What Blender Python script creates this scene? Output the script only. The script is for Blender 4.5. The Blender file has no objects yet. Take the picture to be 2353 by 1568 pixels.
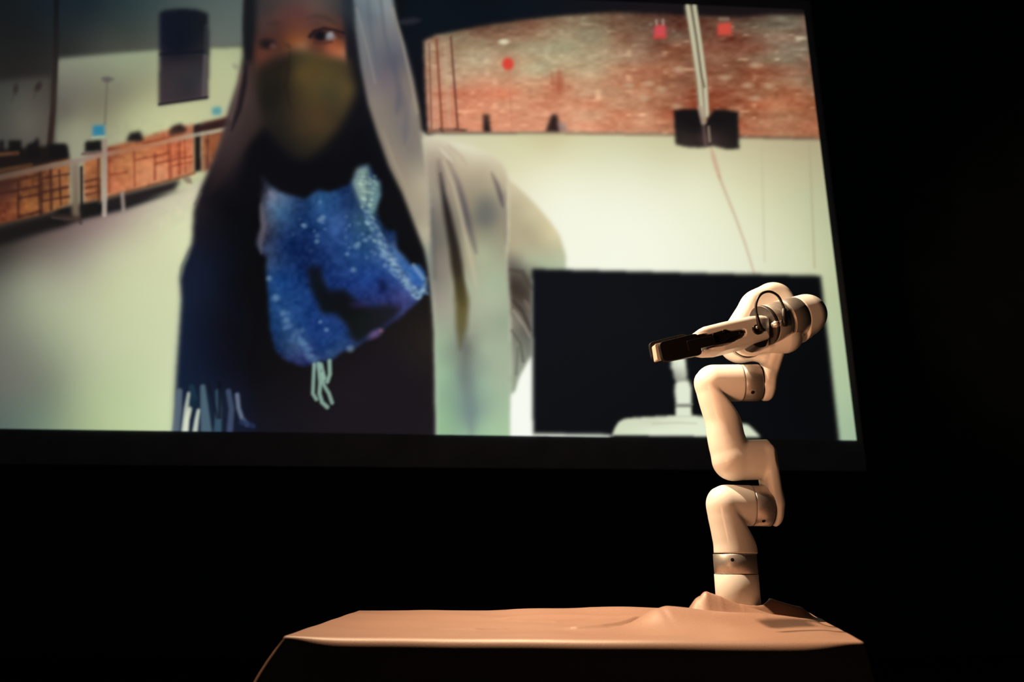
import bpy, bmesh, math
import numpy as np
from mathutils import Vector, Matrix

C = bpy.context.scene.collection
S = bpy.context.scene
rng = np.random.default_rng(7)

# ------------------------------------------------------------------ camera, light, exposure
F_PX, PITCH = 1740.0, math.radians(15.6)
CAM = Vector((0.0, 0.0, 0.915))
TABLE_Z = 0.75
ROBOT_Y = 2.05

cd = bpy.data.cameras.new('camera')
cam = bpy.data.objects.new('camera', cd)
C.objects.link(cam)
cam.location = CAM
cam.rotation_euler = (math.pi / 2 + PITCH, 0, 0)
cd.sensor_width = 36.0
cd.lens = 36.0 * F_PX / 2353.0
cd.clip_end = 60
cd.dof.use_dof = True
cd.dof.focus_distance = 2.08
cd.dof.aperture_fstop = 2.2
S.camera = cam

w = bpy.data.worlds.new('dark_hall')
S.world = w
w.use_nodes = True
w.node_tree.nodes['Background'].inputs[0].default_value = (0.75, 0.85, 1.0, 1)
w.node_tree.nodes['Background'].inputs[1].default_value = 0.0055

def spot(name, loc, target, power, color, angle, blend, size):
    l = bpy.data.lights.new(name, 'SPOT')
    l.energy = power
    l.color = color
    l.spot_size = math.radians(angle)
    l.spot_blend = blend
    l.shadow_soft_size = size
    o = bpy.data.objects.new(name, l)
    C.objects.link(o)
    o.location = loc
    o.rotation_euler = (Vector(target) - Vector(loc)).to_track_quat('-Z', 'Y').to_euler()
    return o

spot('key_spotlight', (-1.0, 2.14, 2.45), (0.56, 2.02, 1.15), 205, (1.0, 0.68, 0.405), 100, 1.0, 0.025)
spot('top_spotlight', (-0.15, 2.10, 3.05), (0.58, 1.98, 1.25), 390, (1.0, 0.70, 0.43), 78, 1.0, 0.025)
spot('front_fill_spot', (-0.85, 0.75, 0.93), (0.62, 2.02, 1.47), 135, (1.0, 0.47, 0.235), 30, 1.0, 0.25)  # added fill for the upper robot, stands in for bounce off the table

S.view_settings.view_transform = 'Standard'
S.view_settings.look = 'None'
S.view_settings.exposure = 0.0
S.view_settings.gamma = 1.0
S.view_settings.use_curve_mapping = False

# ------------------------------------------------------------------ helpers
def ray(px, py):
    dx, dy = (px - 1176.5) / F_PX, (784.0 - py) / F_PX
    c, s = math.cos(PITCH), math.sin(PITCH)
    return np.array([dx, c - dy * s, s + dy * c])

def at(px, py, y):
    """world point seen at a photograph pixel on the vertical plane Y = y"""
    r = ray(px, py)
    return np.array(CAM) + r * (y / r[1])

def met(px, py, y, n):
    """n pixels at that place, in metres"""
    p = at(px, py, y) - np.array(CAM)
    return n * (p[1] * math.cos(PITCH) + p[2] * math.sin(PITCH)) / F_PX

def srgb(r, g, b):
    f = lambda v: (v / 255 / 12.92) if v / 255 <= 0.04045 else ((v / 255 + 0.055) / 1.055) ** 2.4
    return (f(r), f(g), f(b), 1.0)

def tag(o, label=None, cat=None, group=None, kind=None):
    if label: o['label'] = label
    if cat: o['category'] = cat
    if group: o['group'] = group
    if kind: o['kind'] = kind
    return o

def mesh_obj(name, verts, faces, mat, parent=None, smooth=True, loc=None):
    me = bpy.data.meshes.new(name)
    me.from_pydata([tuple(v) for v in verts], [], [tuple(f) for f in faces])
    me.update()
    if mat: me.materials.append(mat)
    if smooth: me.polygons.foreach_set('use_smooth', [True] * len(me.polygons))
    o = bpy.data.objects.new(name, me)
    C.objects.link(o)
    if parent: o.parent = parent
    if loc is not None: o.location = loc
    return o

def empty(name, loc):
    o = bpy.data.objects.new(name, None)
    C.objects.link(o)
    o.location = loc
    o.empty_display_size = 0.1
    return o

def material(name, col, rough=0.5, metal=0.0, noise=0.0, scale=40.0, bump=0.0, coat=0.0, sheen=0.0, spec=0.5):
    m = bpy.data.materials.new(name)
    m.use_nodes = True
    nt = m.node_tree
    b = nt.nodes['Principled BSDF']
    b.inputs['Roughness'].default_value = rough
    b.inputs['Metallic'].default_value = metal
    b.inputs['Coat Weight'].default_value = coat
    b.inputs['Sheen Weight'].default_value = sheen
    b.inputs['Specular IOR Level'].default_value = spec
    tc = nt.nodes.new('ShaderNodeTexCoord')
    nz = nt.nodes.new('ShaderNodeTexNoise')
    nz.inputs['Scale'].default_value = scale
    nz.inputs['Detail'].default_value = 5
    nt.links.new(tc.outputs['Object'], nz.inputs['Vector'])
    rp = nt.nodes.new('ShaderNodeValToRGB')
    c = np.array(col[:3])
    rp.color_ramp.elements[0].position = 0.3
    rp.color_ramp.elements[1].position = 0.7
    rp.color_ramp.elements[0].color = (*(c * (1 - noise)), 1)
    rp.color_ramp.elements[1].color = (*np.minimum(c * (1 + noise), 1), 1)
    nt.links.new(nz.outputs['Fac'], rp.inputs['Fac'])
    nt.links.new(rp.outputs['Color'], b.inputs['Base Color'])
    if bump:
        bp = nt.nodes.new('ShaderNodeBump')
        bp.inputs['Strength'].default_value = bump
        bp.inputs['Distance'].default_value = 0.001
        nt.links.new(nz.outputs['Fac'], bp.inputs['Height'])
        nt.links.new(bp.outputs['Normal'], b.inputs['Normal'])
    return m

def box(name, lo, hi, mat, parent=None, bevel=0.0, rot=None, loc=(0, 0, 0)):
    bm = bmesh.new()
    bmesh.ops.create_cube(bm, size=1.0)
    lo, hi = Vector(lo), Vector(hi)
    for v in bm.verts:
        v.co = Vector([lo[i] + (v.co[i] + 0.5) * (hi[i] - lo[i]) for i in range(3)])
    if bevel:
        bmesh.ops.bevel(bm, geom=bm.edges[:], offset=bevel, segments=3, affect='EDGES', profile=0.5)
    if rot is not None:
        bmesh.ops.transform(bm, matrix=rot, verts=bm.verts)
    me = bpy.data.meshes.new(name)
    bm.to_mesh(me); bm.free()
    me.materials.append(mat)
    o = bpy.data.objects.new(name, me)
    C.objects.link(o)
    if parent: o.parent = parent
    o.location = loc
    return o

def frame_of(axis):
    a = np.array(axis, float); a /= np.linalg.norm(a)
    t = np.array([0, 1, 0]) if abs(a[1]) < 0.9 else np.array([1, 0, 0])
    u = np.cross(t, a); u /= np.linalg.norm(u)
    return a, u, np.cross(a, u)

def lathe_geo(profile, origin, axis, n=64):
    """profile: (distance along the axis, radius) pairs; closed where the radius is 0"""
    a, u, v = frame_of(axis)
    V, Fc = [], []
    ang = np.linspace(0, 2 * math.pi, n, endpoint=False)
    for (s, r) in profile:
        for t in ang:
            V.append(np.array(origin) + a * s + (u * math.cos(t) + v * math.sin(t)) * r)
    for i in range(len(profile) - 1):
        for k in range(n):
            k2 = (k + 1) % n
            Fc.append((i * n + k, i * n + k2, (i + 1) * n + k2, (i + 1) * n + k))
    return V, Fc

def tube_geo(pts, radii, n=16, cap=True):
    pts = [np.array(p, float) for p in pts]
    V, Fc = [], []
    up = None
    for i, p in enumerate(pts):
        d = pts[min(i + 1, len(pts) - 1)] - pts[max(i - 1, 0)]
        d /= np.linalg.norm(d)
        if up is None:
            _, up, _ = frame_of(d)
        up = up - d * np.dot(up, d); up /= np.linalg.norm(up)
        w_ = np.cross(d, up)
        r = radii[i] if hasattr(radii, '__len__') else radii
        for k in range(n):
            t = 2 * math.pi * k / n
            V.append(p + (up * math.cos(t) + w_ * math.sin(t)) * r)
    for i in range(len(pts) - 1):
        for k in range(n):
            k2 = (k + 1) % n
            Fc.append((i * n + k, i * n + k2, (i + 1) * n + k2, (i + 1) * n + k))
    if cap:
        Fc.append(tuple(range(n - 1, -1, -1)))
        Fc.append(tuple(range((len(pts) - 1) * n, len(pts) * n)))
    return V, Fc

def spline(pts, n=12):
    """Catmull-Rom through points"""
    P = [np.array(p, float) for p in pts]
    P = [2 * P[0] - P[1]] + P + [2 * P[-1] - P[-2]]
    out = []
    for i in range(1, len(P) - 2):
        for k in range(n):
            t = k / n
            out.append(0.5 * ((2 * P[i]) + (-P[i-1] + P[i+1]) * t + (2*P[i-1] - 5*P[i] + 4*P[i+1] - P[i+2]) * t*t
                              + (-P[i-1] + 3*P[i] - 3*P[i+1] + P[i+2]) * t**3))
    out.append(P[-2])
    return out

# ------------------------------------------------------------------ room shell
m_black = material('black_wall_paint', (0.06, 0.10, 0.11), 0.95, noise=0.2, scale=3, spec=0.05)
m_floor = material('black_stage_floor', (0.012, 0.012, 0.012), 0.8, noise=0.2, scale=4, spec=0.1)
def plane(name, a, b, c, d, mat):
    return tag(mesh_obj(name, [a, b, c, d], [(0, 1, 2, 3)], mat, smooth=False), kind='structure')
plane('floor', (-6, -2, 0), (6, -2, 0), (6, 7.5, 0), (-6, 7.5, 0), m_floor)
plane('wall_back', (-6, 7.5, 0), (6, 7.5, 0), (6, 7.5, 9), (-6, 7.5, 9), m_black)
plane('wall_left', (-6, -2, 0), (-6, 7.5, 0), (-6, 7.5, 9), (-6, -2, 9), m_black)
plane('wall_right', (6, 7.5, 0), (6, -2, 0), (6, -2, 9), (6, 7.5, 9), m_black)

# ------------------------------------------------------------------ projection screen
G = 3.0
X0, X1, Y0, Y1 = -240.0, 1998.0, -72.0, 1026.0
NX, NY = int((X1 - X0) / G) + 1, int((Y1 - Y0) / G) + 1
gx = X0 + np.arange(NX) * G
gy = Y0 + np.arange(NY) * G
PX, PY = np.meshgrid(gx, gy)
IMG = np.zeros((NY, NX, 3))

def pip(poly, x, y):
    inside = np.zeros(x.shape, bool)
    n = len(poly)
    for i in range(n):
        x1, y1 = poly[i]; x2, y2 = poly[(i + 1) % n]
        if y1 == y2: continue
        c = ((y1 > y) != (y2 > y)) & (x < (x2 - x1) * (y - y1) / (y2 - y1) + x1)
        inside ^= c
    return inside

def gblur(m, sig):
    if sig <= 0.2: return m
    r = int(math.ceil(3 * sig))
    k = np.exp(-0.5 * (np.arange(-r, r + 1) / sig) ** 2); k /= k.sum()
    for ax in (0, 1):
        mp = np.pad(m, [(r, r) if a == ax else (0, 0) for a in (0, 1)], mode='edge')
        out = np.zeros_like(m)
        for j, kv in enumerate(k):
            out += kv * (mp[j:j + m.shape[0], :] if ax == 0 else mp[:, j:j + m.shape[1]])
        m = out
    return m

def window_of(x0, x1, y0, y1):
    i0, i1 = max(0, int((y0 - Y0) / G)), min(NY, int((y1 - Y0) / G) + 2)
    j0, j1 = max(0, int((x0 - X0) / G)), min(NX, int((x1 - X0) / G) + 2)
    return slice(i0, max(i1, i0)), slice(j0, max(j1, j0))

SMOOTH = [12.0]
def shade(cols, x, y):
    """one colour, or colour points (x, y, r, g, b) blended smoothly"""
    if not isinstance(cols, list):
        return np.array(cols, float)
    P = np.array(cols, float)
    n = len(P)
    c2 = SMOOTH[0] ** 2
    phi = lambda dx, dy: np.sqrt(dx * dx + dy * dy + c2)
    A = np.zeros((n + 1, n + 1))
    A[:n, :n] = phi(P[:, None, 0] - P[None, :, 0], P[:, None, 1] - P[None, :, 1]) - 4.0 * np.eye(n)
    A[n, :n] = 1; A[:n, n] = 1
    w_ = np.linalg.solve(A, np.vstack([P[:, 2:5], np.zeros((1, 3))]))
    out_ = np.zeros(x.shape + (3,)) + w_[n]
    for k in range(n):
        out_ += phi(x - P[k, 0], y - P[k, 1])[..., None] * w_[k]
    return np.clip(out_, P[:, 2:5].min(0) * 0.9, P[:, 2:5].max(0) * 1.03)

def put(sl, mask, cols):
    if mask.size == 0: return
    c = shade(cols, PX[sl], PY[sl])
    IMG[sl] = IMG[sl] * (1 - mask[..., None]) + c * mask[..., None]

def poly(pts, cols, soft=4.0, a=1.0):
    p = np.array(pts, float); mg = 3 * soft + 6
    sl = window_of(p[:, 0].min() - mg, p[:, 0].max() + mg, p[:, 1].min() - mg, p[:, 1].max() + mg)
    x, y = PX[sl], PY[sl]
    m = np.zeros(x.shape)
    for ox in (-0.25, 0.25):
        for oy in (-0.25, 0.25):
            m += 0.25 * pip(pts, x + ox * G, y + oy * G)
    put(sl, gblur(m, soft / G) * a, cols)

def line(pts, width, cols, soft=4.0, a=1.0):
    """a stroke; width may be (start, end)"""
    p = np.array(pts, float)
    w0, w1 = width if isinstance(width, tuple) else (width, width)
    mg = max(w0, w1) + 3 * soft
    sl = window_of(p[:, 0].min() - mg, p[:, 0].max() + mg, p[:, 1].min() - mg, p[:, 1].max() + mg)
    x, y = PX[sl], PY[sl]
    best = np.full(x.shape, 0.0)
    seg = np.hypot(*(p[1:] - p[:-1]).T); tot = seg.sum(); acc = 0
    for i in range(len(p) - 1):
        d = p[i + 1] - p[i]; L2 = max(d @ d, 1e-6)
        t = np.clip(((x - p[i, 0]) * d[0] + (y - p[i, 1]) * d[1]) / L2, 0, 1)
        dist = np.hypot(x - p[i, 0] - t * d[0], y - p[i, 1] - t * d[1])
        hw = 0.5 * (w0 + (w1 - w0) * (acc + t * seg[i]) / tot)
        if soft >= 4.5:            # soft strokes run out at both ends
            q_ = (acc + t * seg[i]) / tot
            hw = hw * np.minimum(1, np.sqrt(np.clip(np.minimum(q_, 1 - q_) / 0.3, 0.05, 1)))
        best = np.maximum(best, np.clip(0.5 + (hw - dist) / (2 * soft), 0, 1))
        acc += seg[i]
    best = best * best * (3 - 2 * best)
    put(sl, best * a, cols)

def blob(x, y, rx, ry, cols, soft=0.5, a=1.0, rot=0.0):
    mg = 2.2 * max(rx, ry)
    sl = window_of(x - mg, x + mg, y - mg, y + mg)
    c, s = math.cos(rot), math.sin(rot)
    dx, dy = PX[sl] - x, PY[sl] - y
    d = np.hypot((dx * c + dy * s) / rx, (-dx * s + dy * c) / ry)
    m = np.clip((1 + soft - d) / (2 * soft), 0, 1)
    put(sl, m * m * (3 - 2 * m) * a, cols)

def noise2(sx, sy):
    """smooth value noise over the picture, cell size in pixels, range about -1..1"""
    nx, ny = int((X1 - X0) / sx) + 4, int((Y1 - Y0) / sy) + 4
    t = rng.uniform(-1, 1, (ny, nx))
    u, v = (PX - X0) / sx + 1, (PY - Y0) / sy + 1
    i, j = v.astype(int), u.astype(int)
    fu, fv = u - j, v - i
    fu, fv = fu * fu * (3 - 2 * fu), fv * fv * (3 - 2 * fv)
    return (t[i, j] * (1 - fu) + t[i, j + 1] * fu) * (1 - fv) + (t[i + 1, j] * (1 - fu) + t[i + 1, j + 1] * fu) * fv

#PAINT-BEGIN
# --- left half of the pictured room: wall, window, floor
SMOOTH[0] = 24.0
put((slice(0, NY), slice(0, NX)), np.ones((NY, NX)), (14, 18, 22))
poly([(-300, -100), (600, -100), (600, 135), (560, 106), (360, 113), (250, 122), (130, 134), (128, 700), (-300, 700)],
     [(0, 0, 22, 26, 28), (60, 60, 26, 29, 30), (60, 150, 36, 34, 33), (20, 110, 30, 31, 31), (200, 15, 28, 38, 44), (100, 10, 24, 32, 38),
      (150, 40, 30, 38, 42), (200, 90, 48, 52, 50), (300, 80, 60, 66, 60), (330, 30, 54, 66, 66), (540, 60, 92, 102, 97), (520, 15, 84, 96, 92),
      (500, 95, 98, 104, 97), (300, 10, 44, 58, 60), (160, 110, 42, 44, 42), (250, 110, 66, 68, 62), (340, 100, 74, 78, 70), (-200, 50, 22, 26, 28)], 5)
poly([(130, 134), (250, 122), (360, 113), (560, 106), (600, 105), (600, 420), (100, 480), (124, 330)],
     [(145, 160, 125, 126, 110), (160, 200, 112, 110, 98), (150, 260, 102, 98, 86), (170, 240, 112, 108, 95), (170, 290, 140, 140, 116), (280, 150, 142, 150, 122),
      (280, 215, 130, 128, 106), (340, 200, 152, 152, 120), (340, 140, 148, 156, 126), (520, 150, 180, 186, 144), (500, 210, 182, 186, 144),
      (300, 265, 168, 170, 132), (450, 265, 192, 194, 150), (400, 275, 195, 197, 152), (350, 255, 182, 184, 142), (500, 270, 188, 190, 150), (200, 330, 150, 150, 126), (230, 250, 124, 120, 98),
      (210, 140, 134, 140, 118), (550, 120, 168, 176, 138)], 5)
poly([(-300, 190), (0, 187), (60, 180), (118, 176), (122, 345), (-300, 345)],
     [(20, 200, 62, 62, 58), (50, 230, 78, 77, 70), (90, 200, 70, 66, 60), (60, 285, 94, 90, 80), (20, 270, 76, 75, 68), (100, 300, 86, 80, 72), (20, 320, 76, 74, 68), (100, 250, 80, 75, 68)], 7)
blob(36, 204, 6, 13, (48, 42, 40), 0.7, 0.9, 0.15)
blob(88, 199, 7, 12, (46, 38, 37), 0.7, 0.9, 0.5)
line([(32, 215), (26, 235)], 5, (66, 58, 52), 4, 0.5); line([(84, 208), (78, 224)], 5, (66, 58, 52), 4, 0.5)
line([(130, -70), (128, 120), (122, 250), (114, 335)], (12, 13), [(128, 0, 18, 22, 25), (126, 130, 36, 32, 31), (120, 220, 50, 40, 36), (115, 330, 46, 34, 31)], 4)
poly([(366, 30), (378, 23), (420, 19), (455, 22), (478, 31), (481, 120), (478, 226), (420, 234), (364, 242), (366, 120)],
     [(420, 40, 18, 22, 32), (400, 80, 17, 22, 34), (460, 60, 22, 26, 32), (420, 110, 18, 22, 32), (385, 140, 42, 38, 46), (420, 150, 50, 44, 48), (440, 190, 44, 46, 50),
      (380, 190, 56, 49, 52), (385, 220, 58, 50, 54), (440, 215, 52, 46, 50), (472, 200, 68, 58, 62), (400, 125, 22, 24, 34)], 4)
line([(474, 60), (472, 130)], 9, (58, 62, 64), 4, 0.45); line([(472, 130), (468, 222)], 10, (98, 90, 90), 4, 0.6)
line([(366, 240), (476, 224)], 6, (34, 28, 36), 3, 0.9); line([(368, 125), (466, 118)], 5, (16, 18, 28), 4, 0.7)
blob(246, 183, 10, 6, (84, 78, 80), 0.9, 0.85); line([(236, 180), (260, 182)], 5, (100, 94, 92), 4, 0.6)
line([(246, 188), (241, 285)], 5, (100, 94, 82), 4, 0.6)
blob(541, 153, 8, 6, (140, 140, 122), 0.9, 0.6, 0.8)
# --- floor
SMOOTH[0] = 55.0
poly([(-300, 620), (0, 575), (120, 520), (290, 480), (440, 425), (520, 400), (520, 1060), (-300, 1060)],
     [(0, 590, 60, 56, 52), (70, 590, 105, 98, 88), (60, 625, 128, 128, 112), (0, 640, 98, 98, 88), (0, 700, 116, 118, 104), (100, 700, 160, 166, 138), (180, 600, 158, 152, 136), (160, 550, 124, 110, 102),
      (250, 520, 158, 140, 130), (260, 570, 184, 182, 154), (250, 650, 192, 196, 158), (330, 490, 186, 176, 154), (380, 460, 196, 188, 164), (400, 520, 212, 214, 174),
      (390, 620, 208, 212, 172), (300, 760, 198, 206, 166), (390, 760, 204, 212, 172), (390, 900, 204, 214, 172), (300, 900, 188, 202, 158), (250, 960, 180, 196, 150), (180, 900, 160, 172, 138), (380, 970, 200, 214, 170),
      (110, 800, 144, 152, 128), (50, 800, 122, 126, 112), (120, 960, 124, 140, 118), (50, 950, 102, 117, 104), (0, 985, 88, 103, 96), (0, 900, 102, 106, 98), (40, 880, 112, 114, 104), (120, 880, 128, 136, 116), (140, 980, 138, 154, 124),
      (-200, 900, 80, 86, 80), (-200, 700, 90, 92, 84), (200, 800, 178, 186, 152)], 6)
SMOOTH[0] = 12.0
# --- cabinets, chairs and rail
poly([(-300, 350), (0, 345), (110, 335), (155, 334), (160, 372), (-300, 440)], (28, 23, 22), 4)
for q in ([(-3, 322), (9, 323), (10, 350), (-3, 350)], [(20, 322), (49, 322), (50, 360), (19, 360)], [(62, 332), (78, 326), (86, 314), (90, 325), (92, 365), (60, 365)], [(112, 331), (152, 330), (158, 362), (112, 366)]):
    poly(q, (22, 20, 21), 3.5)
line([(0, 355), (40, 352)], 9, (96, 60, 40), 4, 0.8); line([(0, 392), (70, 380)], 10, (92, 58, 36), 4, 0.7)
poly([(-300, 470), (0, 402), (90, 382), (160, 366), (161, 470), (110, 490), (0, 516), (-300, 590)],
     [(10, 470, 100, 52, 36), (20, 500, 112, 58, 38), (25, 430, 66, 40, 34), (65, 470, 150, 92, 50), (60, 415, 120, 70, 42), (90, 470, 120, 74, 42), (130, 460, 148, 94, 54), (130, 400, 138, 84, 50), (150, 430, 150, 96, 58), (100, 420, 90, 54, 36), (-200, 500, 70, 40, 30)], 4)
for a_, b_, ww in (((0, 424), (90, 402), 8), ((0, 445), (90, 428), 7), ((42, 418), (42, 500), 5), ((92, 395), (94, 490), 10), ((116, 390), (118, 480), 8), ((42, 456), (92, 446), 6), ((98, 442), (155, 430), 7), ((98, 462), (158, 452), 6), ((136, 392), (140, 470), 5), ((98, 410), (158, 400), 5), ((44, 498), (92, 486), 7)):
    line([a_, b_], ww, (62, 34, 28), 3.5, 0.75)
poly([(-300, 600), (0, 522), (110, 493), (160, 478), (175, 505), (150, 520), (60, 545), (0, 566), (-300, 650)], (27, 24, 24), 6)
poly([(192, 365), (232, 350), (232, 460), (193, 468)], [(205, 380, 176, 108, 66), (205, 440, 150, 92, 56), (222, 400, 140, 84, 52), (200, 455, 160, 104, 68)], 4)
for a_, b_, ww in (((226, 365), (228, 462), 8), ((196, 418), (226, 410), 6), ((198, 432), (226, 426), 5), ((198, 447), (228, 441), 6)):
    line([a_, b_], ww, (90, 50, 36), 3, 0.75)
poly([(240, 340), (300, 324), (380, 300), (446, 284), (447, 398), (400, 412), (310, 438), (244, 452)],
     [(260, 350, 140, 78, 52), (280, 370, 178, 112, 70), (280, 420, 196, 118, 80), (300, 400, 186, 118, 76), (330, 390, 202, 130, 90), (330, 415, 204, 132, 92), (330, 350, 188, 116, 74), (370, 350, 198, 112, 72),
      (370, 390, 208, 138, 98), (410, 340, 196, 102, 68), (410, 390, 200, 116, 82), (432, 340, 204, 116, 78), (435, 390, 200, 126, 88), (350, 320, 172, 104, 70), (430, 300, 178, 112, 84)], 4)
for a_, b_, ww in (((250, 402), (290, 396), 6), ((308, 345), (310, 428), 5), ((312, 368), (388, 352), 6), ((356, 352), (356, 412), 7), ((388, 325), (392, 410), 10), ((360, 375), (440, 360), 6), ((412, 322), (412, 398), 8), ((395, 382), (440, 372), 4), ((250, 345), (250, 440), 8), ((330, 330), (385, 318), 7), ((424, 322), (426, 396), 4)):
    line([a_, b_], ww, (142, 70, 46), 3.5, 0.7)
line([(250, 452), (400, 412), (446, 398)], 7, (150, 98, 62), 3.5, 0.8)
poly([(446, 288), (462, 284), (463, 392), (447, 396)], (26, 21, 22), 3)
poly([(463, 284), (530, 268), (520, 300), (490, 392), (464, 395)], [(475, 340, 150, 88, 56), (490, 300, 120, 70, 50), (475, 385, 140, 92, 68), (500, 330, 160, 92, 56)], 4)
line([(478, 300), (476, 385)], 6, (96, 56, 42), 3, 0.7)
poly([(446, 290), (470, 283), (526, 270), (524, 292), (446, 308)], (48, 30, 30), 4)
poly([(196, 325), (234, 322), (235, 348), (194, 350)], (25, 24, 24), 3); line([(190, 354), (232, 352)], 7, (100, 72, 70), 3, 0.8)
poly([(291, 322), (298, 306), (322, 301), (330, 320), (326, 326), (292, 326)], (32, 26, 26), 4)
poly([(386, 306), (396, 290), (415, 284), (430, 296), (426, 305), (390, 316)], [(405, 290, 36, 26, 26), (400, 312, 86, 56, 44)], 4)
poly([(183, 470), (228, 460), (232, 492), (184, 500)], (27, 24, 24), 4)
poly([(245, 455), (320, 436), (415, 412), (402, 436), (330, 462), (245, 486)], (36, 30, 32), 5)
line([(420, 405), (440, 420)], 14, (120, 100, 84), 5, 0.7)
cab_ = np.zeros_like(PX)
cab_[(PX < 530) & (PY > 280) & (PY < 520)] = 1
cab_ = gblur(cab_, 3) * np.clip((IMG[..., 0] - IMG[..., 2] - 25) / 40, 0, 1)
IMG += (cab_ * (noise2(13, 9) * 14 + noise2(7, 16) * 8))[..., None] * np.array([1.0, 0.75, 0.55])
line([(0, 408), (100, 386), (200, 365), (235, 356), (330, 338), (430, 314), (525, 296)], (13, 9), [(0, 408, 100, 80, 66), (100, 386, 120, 98, 84), (200, 365, 148, 130, 120), (300, 344, 170, 110, 80), (380, 326, 182, 132, 100), (450, 308, 170, 160, 140), (510, 298, 186, 180, 152)], 3.5, 0.8)
line([(241, 325), (240, 494)], 11, [(241, 340, 150, 132, 118), (240, 480, 176, 162, 148)], 3, 0.9)
poly([(163, 378), (182, 374), (184, 505), (166, 500)], [(172, 390, 128, 112, 96), (172, 490, 110, 96, 78)], 4)
line([(187, 385), (188, 500)], 6, (32, 27, 27), 3); line([(281, 445), (284, 485)], 9, (160, 144, 132), 4, 0.8)
poly([(110, 492), (185, 496), (190, 510), (150, 508), (140, 500)], (66, 50, 46), 4, 0.7)
line([(166, 505), (120, 500)], 5, (70, 56, 50), 3, 0.8); line([(180, 500), (186, 514)], 5, (60, 50, 46), 3, 0.8)
poly([(213, 289), (240, 287), (241, 312), (213, 313)], (48, 124, 152), 3.5); line([(213, 316), (240, 314)], 4, (176, 196, 168), 3, 0.6)
poly([(488, 247), (508, 246), (509, 264), (488, 264)], (86, 150, 152), 4)
# --- right half: brick wall, ceiling, bright floor
poly([(930, -100), (2050, -100), (2050, 60), (930, 330)], [(1000, 30, 13, 20, 28), (1200, 20, 14, 20, 27), (1500, 15, 24, 20, 23), (1800, 20, 26, 20, 21), (950, 200, 18, 18, 24), (1100, -50, 12, 16, 22), (1800, -60, 14, 12, 14)], 5)
line([(915, 52), (965, 46)], 14, (44, 42, 52), 8, 0.8)
SMOOTH[0] = 13.0
BRICK = [(974, 94), (1000, 82), (1100, 61), (1200, 46), (1300, 36), (1400, 28), (1500, 32), (1600, 36), (1700, 40), (1780, 34), (2010, 34), (2010, 322), (1880, 319), (1600, 311), (1300, 306), (984, 306), (978, 200)]
poly(BRICK, [(985, 120, 172, 140, 112), (985, 250, 200, 146, 116), (1020, 110, 160, 128, 100), (1030, 200, 190, 136, 106), (1030, 280, 205, 140, 110), (1100, 70, 105, 70, 54), (1050, 120, 164, 138, 108), (1100, 150, 186, 152, 120), (1100, 100, 158, 138, 108),
     (1200, 120, 172, 152, 120), (1250, 160, 188, 166, 130), (1200, 60, 120, 86, 66), (1300, 70, 150, 132, 104), (1300, 130, 180, 156, 122), (1400, 50, 112, 84, 64), (1400, 80, 140, 118, 92), (1350, 170, 190, 162, 126), (1100, 200, 206, 140, 108),
     (1150, 220, 212, 136, 102), (1080, 250, 212, 134, 100), (1250, 190, 196, 140, 106), (1280, 200, 184, 104, 74), (1200, 270, 216, 146, 112), (1300, 240, 212, 144, 110), (1400, 230, 196, 134, 100), (1400, 280, 206, 142, 108), (1450, 120, 154, 120, 94), (1460, 200, 186, 122, 90),
     (1500, 110, 130, 86, 66), (1540, 60, 90, 58, 46), (1550, 130, 146, 96, 70), (1540, 200, 164, 104, 76), (1580, 160, 142, 96, 72), (1580, 230, 140, 72, 48), (1660, 230, 142, 72, 48), (1700, 110, 120, 74, 56), (1660, 150, 144, 92, 68), (1720, 170, 140, 88, 62), (1720, 60, 104, 76, 60),
     (1780, 80, 128, 108, 88), (1830, 70, 124, 104, 86), (1800, 130, 138, 114, 92), (1840, 160, 130, 104, 82), (1770, 220, 168, 110, 78), (1820, 210, 158, 98, 68), (1855, 240, 150, 88, 58), (1760, 290, 172, 114, 82), (1850, 290, 172, 112, 80), (1480, 290, 200, 142, 108), (1300, 290, 222, 158, 124), (1100, 290, 220, 156, 122), (1500, 250, 182, 116, 84)], 4)
hue_ = noise2(64, 26)
bm_ = gblur(pip(BRICK, PX, PY).astype(float), 2.0)
n1, n2, n3 = noise2(17, 8), noise2(44, 16), noise2(9, 6)
right = np.clip((PX - 1250) / 500, 0, 1)
IMG += (bm_ * (n1 * 10 + n2 * (6 + 8 * right) + n3 * 6))[..., None] * np.array([1.0, 1.05, 0.95])
IMG += (bm_ * hue_)[..., None] * np.array([4, -8, -8])
spk = np.clip(n1 * 0.7 + noise2(26, 11) * 0.8 - 0.62, 0, 1) * bm_ * (0.5 + right)
IMG += spk[..., None] * np.array([52, 58, 50])
for x_, y_ in ((1445, 196), (1490, 192), (1480, 226), (1556, 245), (1718, 196), (1665, 178), (1735, 226), (1766, 198), (1520, 205), (1735, 150), (1560, 160)):
    blob(x_, y_, 12, 6, (200, 172, 138), 0.9, 0.6)
line([(986, 100), (992, 300)], 4, (96, 66, 58), 3, 0.65); line([(1003, 92), (1016, 300)], 6, (128, 62, 46), 3, 0.75); line([(1036, 86), (1052, 298)], 5, (96, 52, 44), 3, 0.8)
line([(1022, 100), (1034, 290)], 12, (204, 172, 142), 5, 0.35)
line([(1285, 160), (1285, 215)], 14, (168, 84, 58), 8, 0.5); line([(1268, 165), (1272, 205)], 7, (168, 92, 66), 5, 0.5)
line([(1170, 160), (1176, 292)], 5, (196, 124, 96), 4, 0.45)
blob(1167, 147, 13, 14, (214, 70, 56), 0.45); blob(1158, 96, 11, 6, (216, 206, 172), 0.7)
poly([(1109, 263), (1124, 262), (1128, 304), (1111, 305)], [(1116, 270, 72, 48, 38), (1118, 290, 38, 30, 30)], 3.5)
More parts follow.
